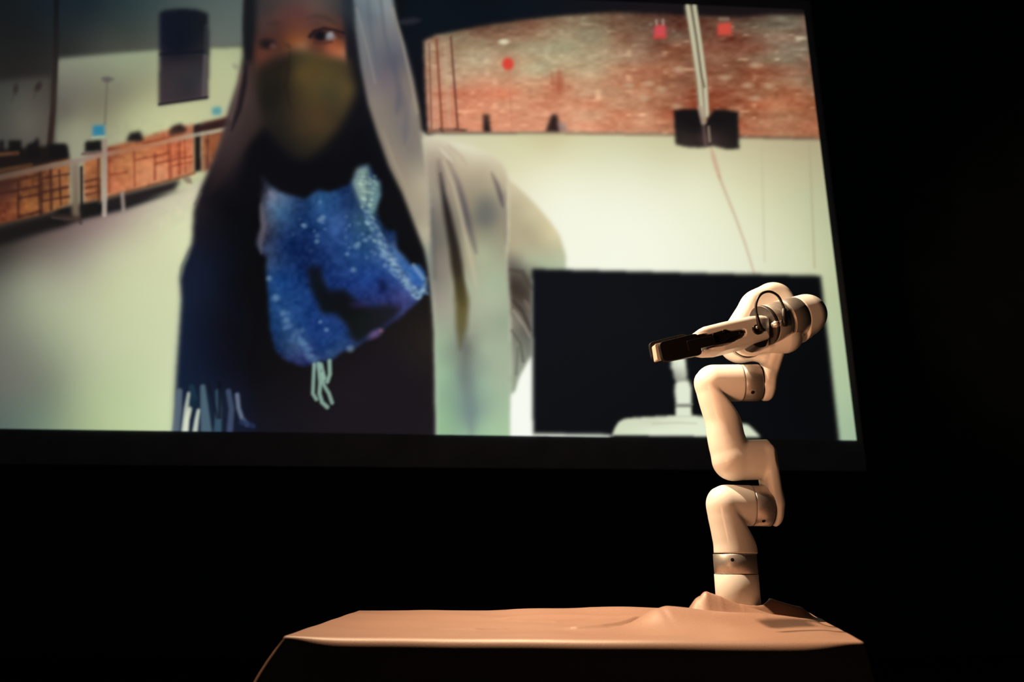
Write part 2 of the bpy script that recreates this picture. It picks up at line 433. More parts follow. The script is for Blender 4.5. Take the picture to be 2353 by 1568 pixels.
poly([(1253, 304), (1262, 278), (1268, 262), (1280, 262), (1284, 280), (1290, 300), (1284, 306)], [(1272, 280, 46, 32, 28), (1265, 300, 50, 36, 36)], 4)
poly([(1280, 280), (1296, 284), (1306, 302), (1288, 306)], (150, 126, 120), 4, 0.9)
line([(988, 302), (1030, 299), (1070, 301)], 9, (128, 92, 74), 4, 0.9); line([(990, 308), (1012, 310)], 6, (96, 76, 70), 4, 0.8); line([(1012, 296), (1018, 304)], 6, (90, 60, 52), 3, 0.8); line([(1045, 297), (1066, 300)], 5, (100, 64, 54), 3, 0.8)
poly([(1504, 58), (1529, 57), (1531, 86), (1503, 88)], (206, 74, 80), 3.5); line([(1508, 47), (1509, 56)], 5, (170, 150, 140), 3, 0.8); line([(1523, 46), (1524, 56)], 5, (170, 150, 140), 3, 0.8)
line([(1503, 86), (1530, 85)], 5, (206, 64, 50), 3, 0.6)
poly([(1649, 54), (1681, 52), (1682, 80), (1648, 82)], (204, 76, 62), 3.5); line([(1655, 44), (1672, 44)], 8, (150, 130, 112), 4, 0.7)
SMOOTH[0] = 45.0
poly([(960, 322), (1000, 308), (1300, 306), (1600, 311), (1700, 316), (2010, 323), (2010, 1060), (960, 1060)],
     [(1000, 330, 214, 208, 180), (1200, 335, 214, 210, 168), (1300, 330, 214, 209, 168), (1400, 335, 214, 212, 174), (1530, 335, 206, 202, 162), (1270, 318, 206, 196, 154), (1720, 335, 196, 188, 150), (1860, 335, 178, 168, 132), (1820, 400, 194, 190, 152), (1250, 400, 232, 230, 198), (1180, 400, 224, 220, 186),
      (1300, 460, 242, 243, 220), (1350, 550, 244, 246, 226), (1450, 520, 244, 246, 226), (1450, 400, 230, 230, 200), (1600, 420, 228, 228, 196), (1550, 600, 242, 244, 222), (1600, 500, 236, 238, 210), (1700, 450, 220, 220, 184), (1700, 600, 230, 233, 206), (1800, 520, 212, 214, 178), (1850, 450, 192, 194, 158),
      (1880, 560, 196, 202, 164), (1860, 620, 206, 210, 174), (1905, 680, 188, 198, 158), (1920, 800, 182, 198, 160), (1935, 900, 174, 194, 158), (1950, 1000, 162, 186, 154), (1200, 950, 246, 250, 238), (1200, 870, 244, 248, 232), (1980, 800, 170, 190, 150)], 3.5)
SMOOTH[0] = 12.0
line([(1880, 321), (1600, 313), (1300, 309)], 4, (178, 120, 94), 3, 0.35)
line([(1750, 330), (1757, 600)], 5, (182, 178, 146), 4, 0.3); line([(1860, 330), (1872, 615)], 6, (172, 160, 128), 4, 0.45)
line([(1634, 340), (1645, 380), (1655, 412)], 10, (196, 150, 122), 5, 0.6); line([(1652, 405), (1690, 500), (1712, 560), (1733, 628)], (8, 5), (190, 160, 134), 4, 0.5)
poly([(1573, 12), (1597, 10), (1612, 100), (1627, 210), (1628, 275), (1606, 270), (1598, 180), (1588, 90)], [(1590, 20, 150, 142, 118), (1600, 100, 166, 156, 128), (1612, 200, 150, 130, 102), (1616, 260, 148, 136, 114)], 3)
for off in (0, 16):
    line([(1580 + off, 12), (1592 + off * 0.95, 90), (1606 + off * 0.85, 180), (1614 + off * 0.7, 265)], (8, 8), (196, 192, 162), 2.5, 0.9)
line([(1588, 12), (1601, 90), (1612, 175), (1619, 200)], 4, (82, 72, 62), 2.5, 0.8)
poly([(1548, 254), (1575, 250), (1606, 250), (1618, 285), (1640, 252), (1665, 252), (1696, 257), (1699, 342), (1672, 344), (1640, 336), (1606, 340), (1575, 338), (1552, 332)],
     [(1560, 280, 27, 23, 24), (1580, 320, 50, 42, 38), (1600, 300, 26, 22, 23), (1620, 320, 76, 58, 56), (1640, 300, 36, 28, 28), (1670, 290, 26, 23, 24), (1680, 330, 38, 32, 30), (1610, 330, 44, 36, 34)], 3)
line([(1616, 285), (1622, 335)], 8, (112, 88, 82), 4, 0.6); line([(1628, 292), (1631, 325)], 5, (190, 172, 146), 3, 0.6)
line([(1610, 250), (1617, 280)], 13, (170, 152, 130), 4, 0.8)
# --- the person in the picture
PERSON = [(566, -80), (560, 40), (558, 130), (546, 190), (526, 250), (510, 310), (488, 372), (462, 430), (445, 482), (441, 560), (418, 615), (413, 640), (418, 690), (412, 790), (406, 880), (402, 1010), (1004, 1010), (1000, 760), (990, 640), (985, 560), (930, 440), (880, 330), (850, 240), (828, 150), (816, 60), (806, -80)]
poly(PERSON, [(575, 60, 26, 27, 31), (572, 130, 25, 22, 25), (560, 190, 70, 55, 54), (545, 250, 64, 52, 52), (530, 320, 62, 50, 50), (505, 370, 50, 40, 42), (590, 250, 50, 40, 37), (600, 290, 44, 36, 34), (580, 330, 24, 20, 22), (600, 340, 18, 16, 19),
     (480, 440, 22, 20, 25), (460, 540, 24, 23, 33), (450, 480, 34, 30, 36), (520, 480, 14, 14, 18), (480, 620, 18, 24, 40), (430, 720, 22, 30, 48), (470, 720, 17, 20, 36), (560, 640, 13, 13, 16), (560, 850, 14, 14, 18), (440, 850, 19, 27, 48), (500, 860, 17, 21, 38), (640, 900, 20, 18, 22), (800, 900, 28, 24, 29), (900, 850, 27, 23, 29), (700, 970, 24, 21, 27), (960, 900, 27, 23, 27), (985, 780, 38, 32, 28),
     (900, 450, 16, 16, 19), (900, 600, 15, 16, 19), (950, 620, 16, 15, 18), (840, 360, 14, 15, 20), (860, 300, 16, 17, 22), (700, 400, 14, 14, 18), (650, 400, 16, 16, 22), (830, 120, 24, 26, 34), (820, 40, 40, 47, 54), (840, 200, 20, 20, 26)], 5)
poly([(572, 140), (590, 150), (600, 260), (598, 300), (560, 350), (500, 430), (470, 460), (500, 360), (540, 250), (556, 190)],
     [(575, 170, 66, 50, 48), (560, 230, 68, 54, 54), (585, 200, 62, 48, 44), (540, 290, 64, 50, 50), (520, 340, 58, 44, 46), (490, 420, 40, 30, 32), (590, 280, 52, 42, 38)], 7, 0.75)
line([(566, 150), (562, 190), (550, 250), (532, 300)], (14, 9), (26, 22, 26), 5, 0.8)
line([(555, 165), (540, 235), (530, 275)], (5, 4), (100, 82, 78), 3, 0.6)
line([(462, 445), (448, 470)], 5, (92, 84, 78), 4, 0.7); line([(440, 570), (420, 612), (416, 640)], 9, (110, 116, 104), 5, 0.7)
poly([(600, 300), (610, 288), (640, 330), (690, 375), (760, 380), (800, 350), (830, 280), (850, 320), (900, 430), (880, 440), (800, 430), (700, 450), (620, 420), (560, 480), (540, 440), (570, 340)], (14, 14, 18), 9, 0.9)
# face
poly([(596, -80), (590, 30), (584, 100), (580, 170), (600, 210), (670, 135), (800, 150), (803, 90), (795, 30), (770, -80)],
     [(620, 20, 62, 52, 52), (660, 5, 76, 60, 56), (690, 30, 92, 56, 54), (640, 40, 84, 56, 52), (720, 15, 92, 72, 66), (760, 15, 72, 64, 62), (790, 40, 50, 46, 50), (610, 60, 74, 54, 50), (590, 80, 62, 45, 42), (590, 140, 78, 48, 40),
      (680, 75, 106, 64, 46), (700, 60, 100, 60, 50), (730, 55, 82, 56, 48), (760, 45, 84, 60, 52), (780, 55, 84, 56, 48), (640, 60, 74, 48, 44), (665, 95, 118, 68, 40), (690, 92, 132, 76, 44), (695, 106, 158, 112, 84), (680, 104, 138, 84, 54), (715, 108, 100, 60, 44), (645, 105, 76, 46, 38),
      (600, 128, 96, 54, 42), (620, 125, 90, 52, 42), (755, 105, 150, 82, 56), (770, 115, 172, 94, 62), (790, 125, 184, 116, 86), (782, 108, 150, 84, 54), (800, 140, 150, 100, 78), (740, 110, 96, 54, 42), (795, 80, 50, 36, 36), (600, 165, 70, 50, 42)], 6)
line([(706, 42), (725, 36), (748, 40), (776, 56)], (5, 12), (64, 48, 44), 6, 0.6); line([(612, 55), (645, 52)], 8, (58, 44, 42), 6, 0.55)
line([(712, 84), (722, 72), (745, 65), (770, 70), (790, 76)], (8, 6), (34, 24, 27), 4, 0.9)
blob(738, 82, 22, 12, (36, 26, 30), 0.6, 0.95); blob(758, 84, 11, 8, (134, 130, 134), 0.7, 0.95); blob(760, 78, 7, 5, (160, 160, 166), 0.8, 0.6); blob(736, 82, 11, 9, (20, 18, 24), 0.6, 0.95)
line([(722, 98), (745, 100), (762, 96)], 5, (66, 38, 36), 4, 0.7); line([(768, 76), (784, 86)], 6, (56, 34, 32), 4, 0.6)
blob(612, 101, 15, 11, (30, 24, 25), 0.8, 0.95); line([(598, 92), (625, 93), (636, 104)], 7, (44, 32, 32), 5, 0.7); blob(628, 106, 8, 6, (96, 66, 62), 0.8, 0.7)
line([(655, 100), (668, 110)], 9, (62, 40, 34), 5, 0.5)
line([(792, 20), (806, 80), (810, 150), (822, 240), (830, 290)], (26, 26), [(792, 20, 44, 50, 56), (806, 80, 26, 26, 33), (812, 160, 21, 21, 25), (825, 260, 18, 18, 22)], 8, 0.9)
line([(574, -70), (570, 40), (568, 130)], 22, (24, 25, 29), 7, 0.9)
# mask
poly([(672, 114), (700, 116), (740, 124), (780, 132), (803, 136), (808, 175), (818, 205), (812, 225), (796, 262), (770, 305), (735, 345), (700, 366), (668, 358), (640, 330), (612, 280), (596, 240), (588, 190), (592, 160), (620, 135)],
     [(700, 130, 68, 60, 37), (690, 170, 84, 67, 38), (720, 165, 82, 65, 36), (750, 180, 80, 68, 40), (790, 160, 70, 58, 38), (800, 205, 86, 70, 42), (760, 215, 66, 60, 40), (720, 220, 74, 62, 38), (740, 250, 72, 56, 36), (770, 260, 62, 52, 35), (735, 290, 70, 54, 36), (700, 260, 66, 52, 36), (690, 300, 56, 46, 32),
      (730, 330, 48, 42, 30), (690, 350, 36, 32, 27), (660, 150, 38, 33, 25), (650, 200, 34, 30, 25), (650, 130, 42, 34, 28), (620, 160, 36, 30, 25), (610, 200, 32, 29, 24), (630, 240, 30, 28, 24), (650, 290, 36, 32, 27), (620, 270, 36, 31, 27), (660, 330, 32, 28, 26)], 10)
line([(667, 118), (662, 160), (656, 200), (668, 250)], 9, (34, 28, 25), 5, 0.5)
# scarf, hanging end at the left
poly([(446, 560), (480, 620), (520, 700), (560, 800), (585, 975), (585, 1010), (402, 1010), (408, 850), (420, 700), (425, 640)],
     [(440, 680, 22, 30, 50), (430, 800, 20, 29, 50), (470, 800, 17, 22, 40), (520, 850, 16, 18, 30), (450, 900, 21, 32, 52), (500, 930, 24, 36, 56), (560, 940, 20, 22, 38), (540, 750, 14, 14, 18)], 8, 0.8)
for q, ww, cc in (([(412, 900), (410, 940), (404, 990)], (14, 18), (94, 108, 122)), ([(434, 905), (428, 940), (423, 992)], (8, 14), (196, 204, 188)), ([(436, 940), (430, 965), (427, 994)], (10, 12), (222, 230, 204)), ([(456, 944), (452, 965), (448, 994)], (8, 12), (214, 224, 204)), ([(466, 890), (470, 940), (474, 992)], (12, 26), (82, 108, 122)), ([(500, 900), (503, 940), (500, 992)], (10, 18), (58, 88, 106)), ([(525, 900), (532, 940), (528, 990)], (12, 14), (66, 80, 108)), ([(545, 908), (548, 938), (556, 962), (568, 976)], (10, 9), (112, 126, 150)), ([(440, 890), (446, 915)], (12, 14), (28, 54, 72)), ([(478, 880), (500, 960)], (5, 5), (20, 22, 34)), ([(504, 880), (505, 960)], (8, 6), (17, 18, 28)), ([(556, 970), (582, 980)], (14, 10), (34, 48, 82))):
    line(q, ww, cc, 4, 0.85)
poly([(436, 915), (452, 908), (452, 938), (440, 940)], (22, 44, 60), 4, 0.8)
# blue scarf
SCARF = [(598, 400), (603, 426), (597, 476), (600, 518), (590, 548), (588, 560), (600, 582), (613, 590), (612, 624), (617, 687), (620, 754), (632, 804), (650, 824), (676, 836), (700, 843), (729, 832), (759, 830), (784, 810), (822, 796), (877, 757), (919, 729), (965, 688), (981, 660), (976, 628), (962, 608), (946, 612), (930, 592), (912, 572), (908, 531), (885, 530), (868, 500), (862, 480), (875, 450), (872, 420), (846, 378), (826, 382), (812, 408), (800, 426), (759, 441), (729, 437), (700, 458), (670, 450), (640, 440), (615, 420)]
poly(SCARF, [(605, 440, 30, 28, 40), (606, 520, 60, 56, 68), (622, 450, 104, 116, 140), (640, 490, 60, 96, 132), (690, 470, 26, 48, 88), (740, 460, 44, 86, 134), (770, 460, 38, 72, 122), (790, 450, 22, 44, 86), (650, 560, 18, 40, 86), (700, 550, 18, 40, 86), (640, 640, 24, 62, 120), (700, 600, 16, 34, 78), (670, 680, 26, 62, 118),
     (740, 520, 28, 58, 110), (770, 520, 60, 96, 156), (790, 540, 40, 72, 128), (830, 560, 32, 68, 114), (800, 600, 30, 62, 116), (780, 640, 26, 50, 108), (840, 650, 32, 62, 130), (870, 630, 28, 58, 122), (880, 670, 34, 50, 110), (900, 570, 80, 112, 156), (900, 550, 24, 42, 84), (930, 680, 60, 66, 120), (955, 640, 50, 100, 170), (850, 690, 30, 40, 88),
     (640, 760, 24, 54, 100), (700, 760, 22, 52, 106), (680, 790, 62, 92, 134), (740, 760, 30, 58, 118), (780, 770, 30, 60, 116), (740, 800, 24, 52, 108), (640, 800, 20, 40, 78), (700, 830, 36, 44, 92), (760, 815, 40, 66, 106), (800, 500, 34, 60, 106), (830, 510, 52, 88, 116), (660, 720, 34, 72, 124), (620, 600, 50, 70, 104)], 4)
sm = gblur(pip(SCARF, PX, PY).astype(float), 2.0)
IMG += (sm * (noise2(16, 14) * 7 + noise2(8, 8) * 7))[..., None] * np.array([0.8, 1.0, 1.3])
poly([(704, 612), (738, 612), (742, 640), (756, 668), (790, 664), (820, 690), (850, 705), (890, 700), (925, 706), (912, 726), (880, 752), (850, 772), (818, 790), (806, 776), (795, 745), (770, 722), (740, 722), (726, 690), (712, 660)],
     [(720, 640, 16, 20, 30), (760, 690, 15, 18, 22), (830, 730, 20, 24, 24), (890, 720, 28, 28, 36), (800, 700, 16, 18, 22)], 6)
poly([(868, 645), (885, 640), (892, 668), (872, 674)], (14, 24, 60), 6, 0.8)
poly([(820, 388), (846, 380), (850, 430), (846, 500), (860, 500), (828, 470), (810, 420)], [(832, 400, 146, 170, 160), (830, 440, 160, 184, 168), (840, 490, 110, 144, 156)], 5, 0.85)
poly([(852, 415), (872, 416), (874, 450), (862, 486), (846, 498), (848, 440)], [(862, 430, 116, 150, 150), (860, 470, 124, 160, 158)], 4, 0.85)
for i in range(11):
    line([(812 + i * 3, 400 + i * 9), (868 + i * 0.3, 404 + i * 9)], 2.5, (58, 92, 100), 2.0, 0.38)
line([(842, 395), (844, 470)], 3, (60, 90, 98), 2.5, 0.5)
line([(842, 490), (858, 530), (880, 570), (905, 605), (930, 645), (955, 678), (972, 670), (981, 640)], (18, 14), [(842, 490, 94, 134, 156), (870, 560, 78, 114, 158), (905, 605, 104, 132, 166), (940, 660, 150, 180, 188), (972, 670, 130, 168, 186), (980, 640, 140, 160, 160)], 8, 0.6)
band_ = spline([(840, 480), (862, 535), (885, 575), (908, 608), (932, 645), (955, 676), (974, 668)], 9)
for p_ in band_:
    blob(p_[0] + rng.normal(0, 6), p_[1] + rng.normal(0, 5), rng.uniform(4, 9), rng.uniform(3, 6), (150, 182, 198), 0.9, rng.uniform(0.2, 0.7), 0.7)
for p_ in band_[::2]:
    blob(p_[0] + rng.normal(0, 9), p_[1] + rng.normal(0, 7), rng.uniform(4, 7), rng.uniform(3, 5), (38, 66, 112), 0.9, 0.5)
for _ in range(26):
    blob(825 + rng.uniform(0, 44), 400 + rng.uniform(0, 90), rng.uniform(3, 6), rng.uniform(2.5, 4), (178, 202, 184), 0.9, rng.uniform(0.2, 0.6), 0.5)
line([(950, 610), (972, 640)], 9, (126, 156, 190), 4, 0.7)
for _ in range(30):
    t_ = rng.uniform(0, 1); x_ = 700 + 190 * t_ + rng.normal(0, 24); y_ = 505 + 60 * t_ + rng.normal(0, 30)
    if pip(SCARF, np.array([x_]), np.array([y_]))[0]:
        blob(x_, y_, rng.uniform(2.5, 5), rng.uniform(2.5, 5), (118, 150, 186), 0.9, rng.uniform(0.15, 0.45))
for x_, y_, r_ in ((819, 566, 7), (824, 560, 5), (735, 506, 6), (742, 500, 6), (728, 555, 5), (798, 584, 4), (850, 545, 5), (700, 520, 5), (840, 552, 5), (750, 758, 5), (736, 740, 4), (812, 620, 6), (880, 588, 7), (900, 620, 6), (885, 610, 5), (618, 640, 6), (634, 685, 8), (805, 802, 8)):
    blob(x_, y_, r_, r_ * 0.9, (130, 164, 190), 0.9, 0.55)
for i in range(26):
    t_ = i / 25
    blob(650 + 75 * t_ + rng.normal(0, 7), 715 + 125 * t_ + rng.normal(0, 4), rng.uniform(4, 9), rng.uniform(4, 8), (92, 126, 166), 0.9, 0.45)
blob(862, 768, 16, 8, (112, 88, 140), 0.9, 0.75, -0.5); blob(875, 760, 5, 4, (160, 110, 120), 0.9, 0.5); blob(826, 700, 20, 8, (52, 42, 110), 0.9, 0.4)
line([(600, 470), (606, 520), (598, 560), (600, 582)], (14, 10), (104, 98, 108), 6, 0.6); line([(618, 440), (632, 458)], 12, (116, 120, 146), 6, 0.6)
for q, ww in (([(722, 838), (720, 880), (719, 905), (727, 918)], 8), ([(732, 836), (736, 880), (734, 905), (740, 925), (752, 936)], 9), ([(740, 860), (744, 885), (756, 905), (763, 926)], 8), ([(757, 830), (758, 860), (752, 878)], 9), ([(738, 838), (746, 870)], 8)):
    line(q, ww, (148, 184, 168), 3.2, 0.85)
# pale hood and shawl
HOOD = [(806, -80), (816, 60), (828, 150), (846, 240), (868, 310), (895, 385), (925, 445), (950, 510), (975, 575), (990, 640), (998, 700), (1000, 640), (992, 560), (987, 470), (982, 400), (972, 320), (964, 255), (950, 180), (932, 110), (912, 50), (890, -80)]
poly(HOOD, [(815, 10, 104, 116, 120), (830, 50, 112, 118, 122), (850, 40, 96, 106, 114), (870, 60, 112, 114, 118), (880, 20, 130, 138, 140), (900, 60, 122, 122, 124), (845, 120, 110, 112, 114), (875, 110, 102, 104, 110), (905, 140, 88, 88, 100), (860, 180, 116, 108, 110), (890, 190, 112, 102, 108), (925, 180, 118, 108, 104), (870, 230, 130, 120, 112), (900, 240, 122, 112, 106), (930, 240, 106, 100, 104),
     (950, 240, 146, 132, 116), (890, 290, 132, 122, 110), (925, 300, 120, 114, 110), (955, 300, 128, 120, 110), (910, 350, 140, 128, 114), (940, 350, 128, 120, 112), (965, 360, 140, 132, 118), (930, 420, 154, 142, 122), (960, 430, 170, 160, 138), (975, 420, 176, 166, 144), (960, 500, 160, 150, 130), (980, 540, 182, 174, 150), (985, 600, 130, 140, 130), (990, 660, 120, 132, 128)], 4)
line([(842, -60), (850, 60), (872, 180)], 8, (88, 96, 106), 6, 0.45); line([(868, -60), (884, 80), (906, 170)], 7, (84, 90, 100), 6, 0.5); line([(820, 20), (846, 120), (862, 190)], 5, (150, 150, 148), 4, 0.35)
line([(902, 20), (925, 100), (945, 190), (958, 260)], 6, (156, 146, 130), 4, 0.6); line([(880, 300), (905, 370), (940, 440)], 5, (170, 158, 138), 5, 0.4)
line([(905, 130), (918, 220), (912, 260)], 14, (84, 86, 98), 8, 0.5); line([(935, 250), (930, 330)], 16, (104, 100, 106), 8, 0.5)
DRAPE = [(966, 300), (985, 312), (1030, 322), (1080, 336), (1130, 355), (1152, 372), (1163, 392), (1168, 415), (1166, 470), (1168, 540), (1164, 600), (1172, 700), (1174, 800), (1176, 900), (1174, 1010), (1004, 1010), (1001, 860), (998, 740), (992, 640), (990, 560), (985, 470), (980, 400), (972, 330)]
poly(DRAPE, [(990, 325, 206, 198, 172), (1050, 335, 220, 216, 190), (1100, 348, 220, 214, 186), (1140, 370, 210, 200, 170), (1000, 370, 168, 152, 134), (1030, 350, 192, 178, 154), (1060, 380, 194, 180, 152), (1110, 390, 186, 172, 146), (1155, 410, 194, 182, 152), (990, 440, 150, 142, 126), (1000, 500, 120, 114, 106), (1000, 560, 108, 106, 98), (1000, 640, 126, 122, 112), (1010, 600, 132, 122, 112), (1010, 700, 156, 150, 136),
     (1070, 430, 166, 152, 130), (1090, 420, 168, 156, 132), (1085, 480, 140, 132, 112), (1110, 480, 122, 120, 108), (1115, 500, 110, 110, 104), (1100, 540, 150, 144, 120), (1150, 520, 148, 138, 118), (1155, 580, 160, 158, 132), (1115, 545, 146, 148, 124), (1120, 600, 168, 174, 144), (1100, 580, 172, 176, 146), (1070, 600, 160, 152, 128), (1080, 660, 168, 174, 148), (1140, 640, 166, 178, 150), (1130, 700, 170, 180, 154), (1090, 730, 164, 170, 146), (1155, 740, 152, 164, 140),
     (1020, 780, 154, 172, 146), (1020, 860, 152, 182, 150), (1020, 960, 146, 182, 144), (1070, 800, 116, 120, 110), (1072, 870, 122, 140, 130), (1080, 950, 120, 142, 136), (1110, 800, 160, 174, 150), (1115, 880, 154, 178, 152), (1140, 950, 158, 184, 154), (1155, 860, 164, 178, 152), (1120, 980, 160, 190, 156)], 4)
line([(1008, 370), (1013, 410), (1016, 440)], (10, 20), (110, 98, 92), 10.2, 0.6)
line([(1012, 400), (1020, 450), (1032, 510), (1044, 570), (1054, 640), (1062, 700)], (10, 34), [(1013, 410, 70, 62, 62), (1020, 460, 36, 32, 34), (1040, 540, 36, 31, 28), (1052, 620, 44, 38, 30), (1060, 690, 66, 58, 34)], 8.7, 0.95)
line([(1056, 640), (1062, 700), (1060, 760), (1058, 800)], (36, 22), [(1058, 650, 66, 58, 36), (1060, 720, 92, 82, 44), (1058, 790, 96, 92, 70)], 10.2, 0.9)
line([(1020, 370), (1044, 430), (1062, 500), (1078, 580), (1096, 660)], (9, 14), (192, 182, 154), 7.2, 0.7)
line([(1030, 370), (1052, 420), (1066, 470), (1080, 530), (1094, 580)], (10, 16), [(1040, 390, 140, 124, 114), (1062, 450, 92, 84, 88), (1072, 500, 82, 76, 84), (1086, 550, 110, 104, 98)], 8.7, 0.8)
line([(1130, 398), (1142, 425), (1150, 450), (1156, 475)], (9, 12), [(1132, 402, 130, 116, 106), (1150, 450, 92, 82, 84)], 6.5, 0.85)
line([(1010, 340), (1040, 372)], 7, (226, 220, 194), 5, 0.5); line([(1030, 335), (1060, 360), (1072, 378)], 6, (168, 150, 130), 7.2, 0.4)
blob(1116, 484, 20, 28, (108, 108, 102), 0.9, 0.6); line([(1162, 440), (1162, 560)], 6, (128, 118, 106), 7.2, 0.5)
line([(994, 480), (996, 560), (1000, 640)], 8, (92, 92, 90), 8.7, 0.5)
line([(1070, 780), (1068, 860), (1080, 940), (1084, 1000)], (24, 30), [(1070, 800, 104, 104, 98), (1080, 940, 116, 134, 132)], 14.5, 0.6)
# arm and sleeve
ARM = [(1166, 412), (1190, 430), (1228, 466), (1262, 506), (1286, 540), (1296, 572), (1301, 590), (1299, 640), (1222, 640), (1222, 820), (1205, 850), (1190, 880), (1184, 905), (1174, 905), (1172, 700), (1164, 600), (1168, 520)]
poly(ARM, [(1185, 440, 204, 192, 160), (1190, 470, 188, 176, 144), (1220, 490, 202, 192, 156), (1210, 530, 178, 168, 136), (1240, 520, 198, 186, 150), (1270, 540, 214, 202, 162), (1230, 560, 178, 170, 138), (1180, 570, 178, 168, 138), (1260, 580, 182, 180, 148), (1285, 575, 190, 188, 154), (1290, 610, 180, 190, 160), (1250, 610, 170, 182, 152), (1210, 600, 168, 172, 144),
     (1180, 610, 108, 104, 92), (1195, 605, 130, 128, 112), (1200, 640, 84, 76, 68), (1180, 660, 60, 53, 44), (1205, 680, 66, 58, 50), (1190, 700, 92, 84, 74), (1212, 720, 100, 92, 84), (1185, 740, 128, 124, 110), (1205, 760, 96, 92, 84), (1195, 800, 128, 132, 116), (1212, 800, 112, 114, 104), (1185, 850, 150, 158, 138), (1180, 890, 140, 150, 128)], 4)
line([(1178, 690), (1200, 715), (1220, 760)], (12, 6), (58, 50, 44), 5, 0.75); line([(1180, 715), (1205, 750), (1218, 775)], (6, 5), (168, 160, 142), 4, 0.6); line([(1176, 760), (1196, 790), (1202, 830)], (5, 7), (82, 80, 74), 4, 0.6); line([(1205, 690), (1221, 715)], (8, 8), (138, 124, 114), 5, 0.5); line([(1190, 800), (1186, 860)], 7, (94, 96, 88), 4, 0.5); line([(1172, 620), (1200, 625), (1222, 665)], 10, (66, 58, 52), 6, 0.6)
poly([(1222, 818), (1212, 836), (1196, 866), (1188, 896), (1174, 912), (1174, 1010), (1224, 1010)], (246, 250, 240), 4)
# --- inset picture in the corner
INSET = [(1222, 618), (1552, 626), (1886, 634), (1904, 790), (1928, 1008), (1929, 1020), (1410, 1020), (1400, 1000), (1225, 997)]
poly(INSET, [(1300, 700, 18, 19, 24), (1500, 750, 17, 18, 22), (1800, 720, 11, 12, 14), (1850, 900, 9, 10, 12), (1350, 930, 16, 17, 21)], 4)
BASE = [(1406, 1000), (1414, 982), (1422, 970), (1434, 963), (1460, 960), (1520, 957), (1554, 955), (1600, 956), (1640, 960), (1680, 968), (1703, 974), (1718, 976), (1734, 990), (1749, 1005)]
poly(BASE, [(1430, 985, 212, 220, 192), (1500, 970, 206, 213, 186), (1560, 966, 220, 228, 202), (1600, 985, 226, 234, 208), (1500, 992, 226, 234, 208), (1720, 990, 214, 222, 194), (1650, 985, 222, 230, 204)], 2.5)
line([(1500, 974), (1560, 972), (1600, 974)], 4, (178, 182, 160), 3, 0.5)
poly([(1553, 934), (1588, 934), (1590, 958), (1553, 958)], (222, 230, 204), 2.5)
poly([(1552, 882), (1557, 874), (1570, 872), (1583, 876), (1588, 890), (1588, 932), (1554, 932), (1550, 900)], (226, 233, 210), 3)
poly([(1543, 820), (1574, 820), (1579, 862), (1577, 874), (1555, 878), (1549, 870), (1546, 850), (1541, 846)], [(1560, 840, 224, 231, 208), (1550, 868, 150, 152, 138)], 3)
line([(1554, 931), (1589, 930)], 5, (150, 156, 142), 2.5, 0.8); line([(1556, 874), (1580, 872)], 3, (170, 172, 156), 2.5, 0.7)
line([(1226, 998), (1320, 1000), (1410, 1001)], 3, (150, 156, 142), 2, 0.8)
#PAINT-END

# the screen hangs upright; its lower edge is level
r_br, r_bl = ray(1968, 1012), ray(0, 985)
SC_Y = 5.2
zb = r_br[2] * SC_Y / r_br[1]
p_br = r_br * (zb / r_br[2]); p_bl = r_bl * (zb / r_bl[2])
u_s = (p_br - p_bl); u_s /= np.linalg.norm(u_s)          # along the screen, left to right
n_s = np.cross(u_s, np.array([0, 0, 1.0]))                # towards the audience
if n_s[1] > 0: n_s = -n_s
SC_O = np.array(CAM) + p_br
def on_screen(px, py, lift=0.0):
    rx = (px - 1176.5) / F_PX; ry = (784.0 - py) / F_PX
    c, s = math.cos(PITCH), math.sin(PITCH)
    R = np.stack([rx, c - ry * s, s + ry * c], -1)
    k = ((SC_O - np.array(CAM)) @ n_s + lift) / (R @ n_s)
    return np.array(CAM) + R * k[..., None]

# outline of the lit picture
def edge_bottom(x): return 985 + (x) * (1012 - 985) / 1968.0
def edge_right(y): return 1968 + (y - 1012) * (1968 - 1845) / 1002.0
def edge_top(x): return 22 + (x - 1847) * 0.044
IMGF = np.clip(IMG, 0, 255) / 255.0
LIN = np.where(IMGF <= 0.04045, IMGF / 12.92, ((IMGF + 0.055) / 1.055) ** 2.4)

m_picture = bpy.data.materials.new('projected_light')
m_picture.use_nodes = True
nt = m_picture.node_tree
nt.nodes.clear()
out = nt.nodes.new('ShaderNodeOutputMaterial'); em = nt.nodes.new('ShaderNodeEmission'); at_n = nt.nodes.new('ShaderNodeAttribute')
at_n.attribute_name = 'picture'
nt.links.new(at_n.outputs['Color'], em.inputs['Color']); nt.links.new(em.outputs['Emission'], out.inputs['Surface'])
em.inputs['Strength'].default_value = 1.0
m_screen = material('screen_border_cloth', (0.32, 0.40, 0.52), 0.9, noise=0.12, scale=6, spec=0.1)

CX_ = PX.copy(); CY_ = PY.copy()
for _ in range(3):
    CX_ = np.minimum(PX, edge_right(CY_)); CY_ = np.clip(PY, edge_top(CX_), edge_bottom(CX_))
PW = on_screen(CX_, CY_, 0.004)
root_pos = SC_O + u_s * -2.4; root_pos[2] = SC_O[2] - 0.22
screen = empty('projection_screen', root_pos)
tag(screen, 'large dark-bordered projection screen showing a masked person in pale hood and blue scarf', 'screen')
PL = PW - root_pos
cx, cy = (PX[:-1, :-1] + G / 2), (PY[:-1, :-1] + G / 2)
q4 = lambda a: np.stack([a[:-1, :-1], a[1:, :-1], a[:-1, 1:], a[1:, 1:]], -1)
CX4, CY4 = q4(CX_), q4(CY_)
inside = (np.ptp(CX4, axis=-1) > 0.3) & (np.ptp(CY4, axis=-1) > 0.3)
region = np.zeros(cx.shape, int)
FACE = [(584, -80), (584, 100), (580, 170), (600, 210), (670, 135), (800, 150), (806, 80), (800, -80)]
